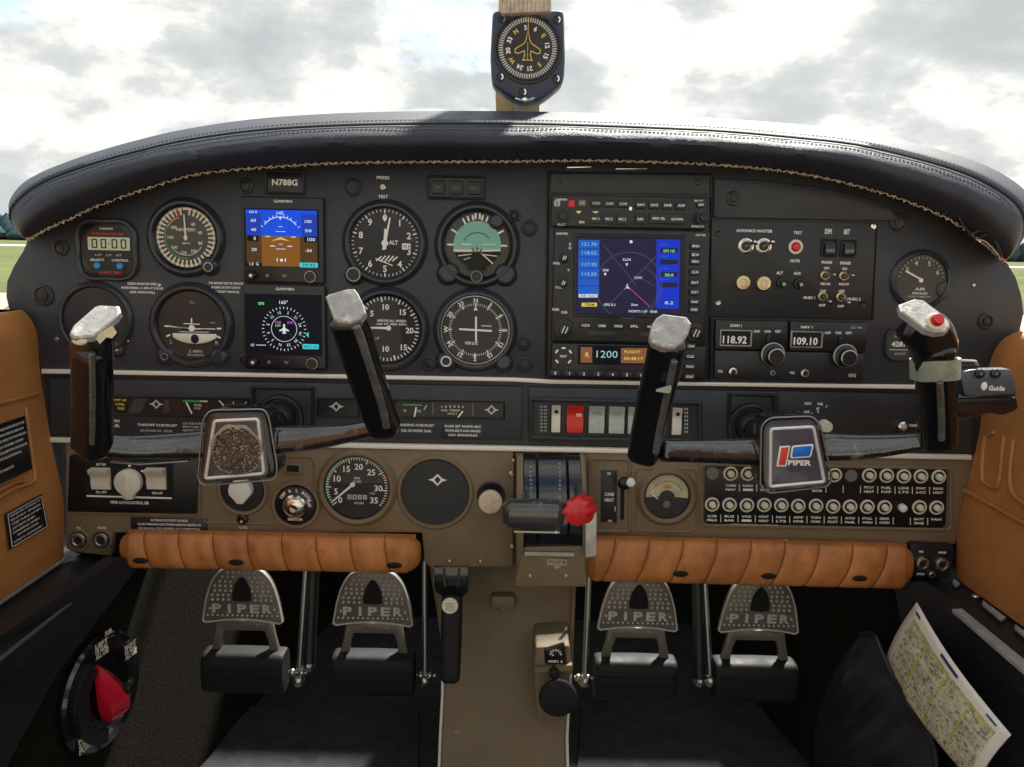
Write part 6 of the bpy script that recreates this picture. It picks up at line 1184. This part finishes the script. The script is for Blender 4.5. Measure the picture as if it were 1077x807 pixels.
u = tb.q(585.5, 719); b = B('rubber'); b.lathe([(6, 5), (6, 22), (18, 24), (19.5, 27), (19.6, 31), (18.4, 33.4), (12, 34.4)], *u, 40); b.disc(*tb.q(582, 699), 5, 10, 24, 2, 20); tb.part('knob', b)
# ------------------------------------------------------------------ pedals
PY = .965
def pedal(name, label, px, py):
    t = T(name, label, 'pedal', px, py, PY, 'rudder pedals'); t.s *= 1
    b = B('pedalmetal'); z = 0
    out = smooth([(-42.5, -27), (-41, -18), (-38, -2), (-33, 14), (-27, 24), (-18, 31), (0, 33), (18, 31), (27, 24), (33, 14), (38, -2), (41, -18), (42.5, -27)], 3)
    out = [(p.x, p.y) for p in out] + [(39, -29.5), (20, -26.5), (0, -25), (-20, -26.5), (-39, -29.5)]
    b.prism(out, 0, 5, 1.0); b.use('studs').frame(out, 1.7, 4.4, 6.6, .6); tp_ = t.part('toe_plate', b)
    b = B('cutout'); hole = [(-10, -1), (-8.5, 10), (-4, 19), (0, 22), (4, 19), (8.5, 10), (10, -1), (7, -4.5), (-7, -4.5)]; b.prism([(p.x, p.y) for p in smooth(hole, 3, True)], 5, 5.8); t.part('toe_slot', b, tp_)
    b = B('studs')
    for r in range(9):
        y = 27 - r * 5.0
        if 5 < r < 9 and r == 7: continue
        hw = 37 - max(0, (y + 20)) * .28 - max(0, y - 12) * .55; n_ = int(hw * 2 / 5.6)
        for i in range(n_ + 1):
            x = -n_ * 2.8 + 5.6 * i
            if abs(x) < 11.5 - max(0, y) * .3 and -6 < y < 24: continue
            if y < -5 and y > -18 and abs(x) < 31: continue
            b.lathe([(1.55, 5), (1.35, 6.4), (.8, 6.8)], x, y, 6)
    for i in range(15): b.lathe([(1.25, 5), (1.05, 6.2), (.6, 6.5)], -36.4 + 5.2 * i, -20.4, 6)
    t.part('studs', b, tp_)
    b = B('studs')
    for i, ch in enumerate('PIPER'):
        vv, ff = textmesh(ch, .03); x0 = min(v.x for v in vv); x1 = max(v.x for v in vv); w_ = 9.5 if ch != 'I' else 3
        lo = [(-26.5 + i * 13.2 - w_ / 2 + (v.x - x0) / (x1 - x0) * w_, -17 + v.y / .7 * 9, 6.4) for v in vv]; b.add(lo, ff)
        b.add([(x, y, 5.05) for x, y, z_ in lo], ff)
    t.part('lettering', b, tp_)
    b = B('pedalmetal'); b.prism([(-29, -28), (29, -28), (32, -45), (36, -62), (26, -62), (24.5, -50), (21, -40), (-21, -40), (-24.5, -50), (-26, -62), (-36, -62), (-32, -45)], -6, 0, 1.2); t.part('bracket', b)
    b = B('rubber'); b.sweep([(-42, -84, -2), (-39, -84, -2), (0, -84, -2), (39, -84, -2), (42, -84, -2)], [38, 45, 46, 45, 38], [28, 34, 35, 34, 28], (0, 0, 1), 30, 3.6, 5); b.box(-41, 41, -77.8, -76.2, 13, 16.4); b.box(-41, 41, -87, -86, 14, 16.2); t.part('foot_bar', b)
    b = B('chrome'); b.use('nickel'); 
    for x in (50, 60): b.blob(x, -86, 0, 4, 4.4, 4, 12, 6)
    b.use('steel').tube([(46, -86, 0), (66, -86, 0)], 2.2, 10); t.part('linkage_bolt', b); return t
PD = [('rudder_pedal', 'leftmost of the four studded metal rudder pedals, beside the fuel selector', 256, 626), ('rudder_pedal', 'second studded metal rudder pedal from the left, next to the hand brake', 393, 629), ('rudder_pedal', 'third studded metal rudder pedal from the left, just right of the console', 671, 634), ('rudder_pedal', 'rightmost of the four studded metal rudder pedals, nearest the chart', 798, 636.5)]
p0 = pedal(*PD[0])
for nm, lb, x, y in PD[1:]:
    r_ = copy_tree(p0.e); r_.location = P(x, y, PY); r_['label'] = lb
    for ch in list(r_.children):
        if ch.name.startswith('linkage_bolt') and x > 600: ch.location.x = -.110 * p0.s / .001
# torque rods
for x0, y0, x1, y1, lb in ((323, 590, 314, 716, 'thin steel rod slanting down right of the leftmost pedal'), (330, 590, 325, 700, 'black rod standing between the two left pedals'), (447, 590, 447, 716, 'steel rod between the second pedal and the hand brake'), (620, 600, 615, 716, 'bright steel rod between the console and the third pedal'), (740, 600, 747, 716, 'bright steel rod between the two right pedals'), (733, 600, 736, 716, 'broad black rod between the two right pedals')):
    m = 'vinyl' if 'black' in lb else 'steel'; a, c = P(x0, y0 - 8, .99), P(x1, y1, .965); o = bpy.data.objects.new('control_rod', None); link(o); o.location = c; o['label'] = lb; o['category'] = 'rod'; o['group'] = 'rods between the pedals'
    b = B(m); rad = .005 if m == 'steel' else .010; b.tube([Vector((0, 0, 0)), a - c], rad * .75, 12); h_ = mkobj('rod', b); h_.parent = o
    b = B('nickel'); b.blob(0, 0, 0, .008, .008, .008, 12, 6); h_ = mkobj('rod_end', b); h_.parent = o
# floor mats
for L, nm, lb in (([(262, 742), (440, 742), (440, 830), (195, 830)], 'left_floor_mat', 'black ribbed rubber mat under the left pedals'), ([(612, 742), (800, 742), (860, 830), (606, 830)], 'right_floor_mat', 'black ribbed rubber mat under the right pedals')):
    V = [onz(x, y, ZF + .006) for x, y in L]; b = B('matblack'); b.rings([[p - Vector((0, 0, .005)) for p in V], V]); single(nm, lb, 'floor mat', b)
# ------------------------------------------------------------------ chart and pocket
def rk(px, py, lift): return kick(px, py, lift, 1)[0]
n = kick(980, 700, 0, 1)[1]
ch = T('folded_chart', 'folded paper chart with white border and yellow-green map print tucked in the black pocket', 'chart', 1000, 720, .80)
Q = [rk(931, 698, .05), rk(965, 634, .045), rk(1064, 773, .05), rk(1028, 828, .058)]
f = quadmap([Q[1], Q[2], Q[3], Q[0]])
nn_ = (Q[2] - Q[1]).cross(Q[0] - Q[1]).normalized(); nn_ = nn_ if nn_.x < 0 else -nn_
def bow(u, v): return f(u, v) + nn_ * (.006 * math.sin(PI * min(1, max(0, u))) + .004 * math.sin(PI * v))
def sheet(b, m, u0, v0, u1, v1, lift, n_=14):
    b.use(m); g = [[bow(u0 + (u1 - u0) * i / n_, v0 + (v1 - v0) * j / n_) + nn_ * lift for i in range(n_ + 1)] for j in range(n_ + 1)]; b.grid(g)
b = B('paper'); sheet(b, 'paper', 0, 0, 1, 1, 0); o = ch.wpart('paper_sheet', b); md = o.modifiers.new('t', 'SOLIDIFY'); md.thickness = .0012; md.offset = -1
b = B('mapblue'); sheet(b, 'mapblue', .05, .105, .95, .985, .0009); sheet(b, 'papermap', .062, .135, .938, .98, .0014)
for u in (.28, .52, .74): sheet(b, 'mapyellow', u, .15, u + .014, .96, .0019, 10)
for v in (.36, .55, .76): sheet(b, 'paper', .06, v, .94, v + .012, .0019, 14)
sheet(b, 'mapyellow', .07, .145, .93, .165, .0018, 14)
for i in range(110):
    u, v = random.uniform(.08, .88), random.uniform(.17, .92); sheet(b, random.choice(['mapyellow', 'paper', 'paper', 'grey']), u, v, u + random.uniform(.008, .035), v + random.uniform(.008, .022), .0021, 2)
sheet(b, 'mapblue', .40, .045, .58, .085, .0019, 4); sheet(b, 'mapblue', .84, .05, .92, .075, .0019, 3); sheet(b, 'mapblue', .05, .045, .11, .075, .0019, 3); ch.wpart('map_print', b)
pk = T('map_pocket', 'creased black leather map pocket on the right footwell wall holding the chart', 'pocket', 940, 760, .80)
grid_ = []
edgeT = smooth([(905, 668), (918, 668), (926, 684), (938, 712), (949, 728), (960, 752), (980, 780), (985, 820)], 4); edgeB = smooth([(880, 700), (868, 730), (860, 750), (856, 780), (856, 800), (858, 820), (862, 850), (870, 870)], 4)
for i in range(len(edgeT)):
    a, c = edgeT[i], edgeB[i]; row = []
    for k in range(15):
        v = k / 14; x = a.x + (c.x - a.x) * v; y = a.y + (c.y - a.y) * v
        l = .058 + .010 * math.sin(PI * v) - .050 * v ** 2 + (.007 * math.sin(i * .55 + v * 7) + .004 * math.sin(i * 1.3 - v * 4)) * math.sin(PI * v) - .03 * max(0, 1 - i / 5) ** 2
        row.append(rk(x, y, l))
    grid_.append(row)
mat('pocketm', (0.020, 0.021, 0.024), .5, bump=('n', 60, .4, .004), vary=.3, vs_=30); b = B('pocketm'); b.grid(grid_); b.grid([[p - Vector((-.003, 0, 0)) for p in r[::-1]] for r in grid_]); pk.wpart('pouch', b, ang=80)
b = B('vinyl'); b.tube([r[0] + Vector((0, 0, .001)) for r in grid_], .0028, 8); pk.wpart('rolled_hem', b)
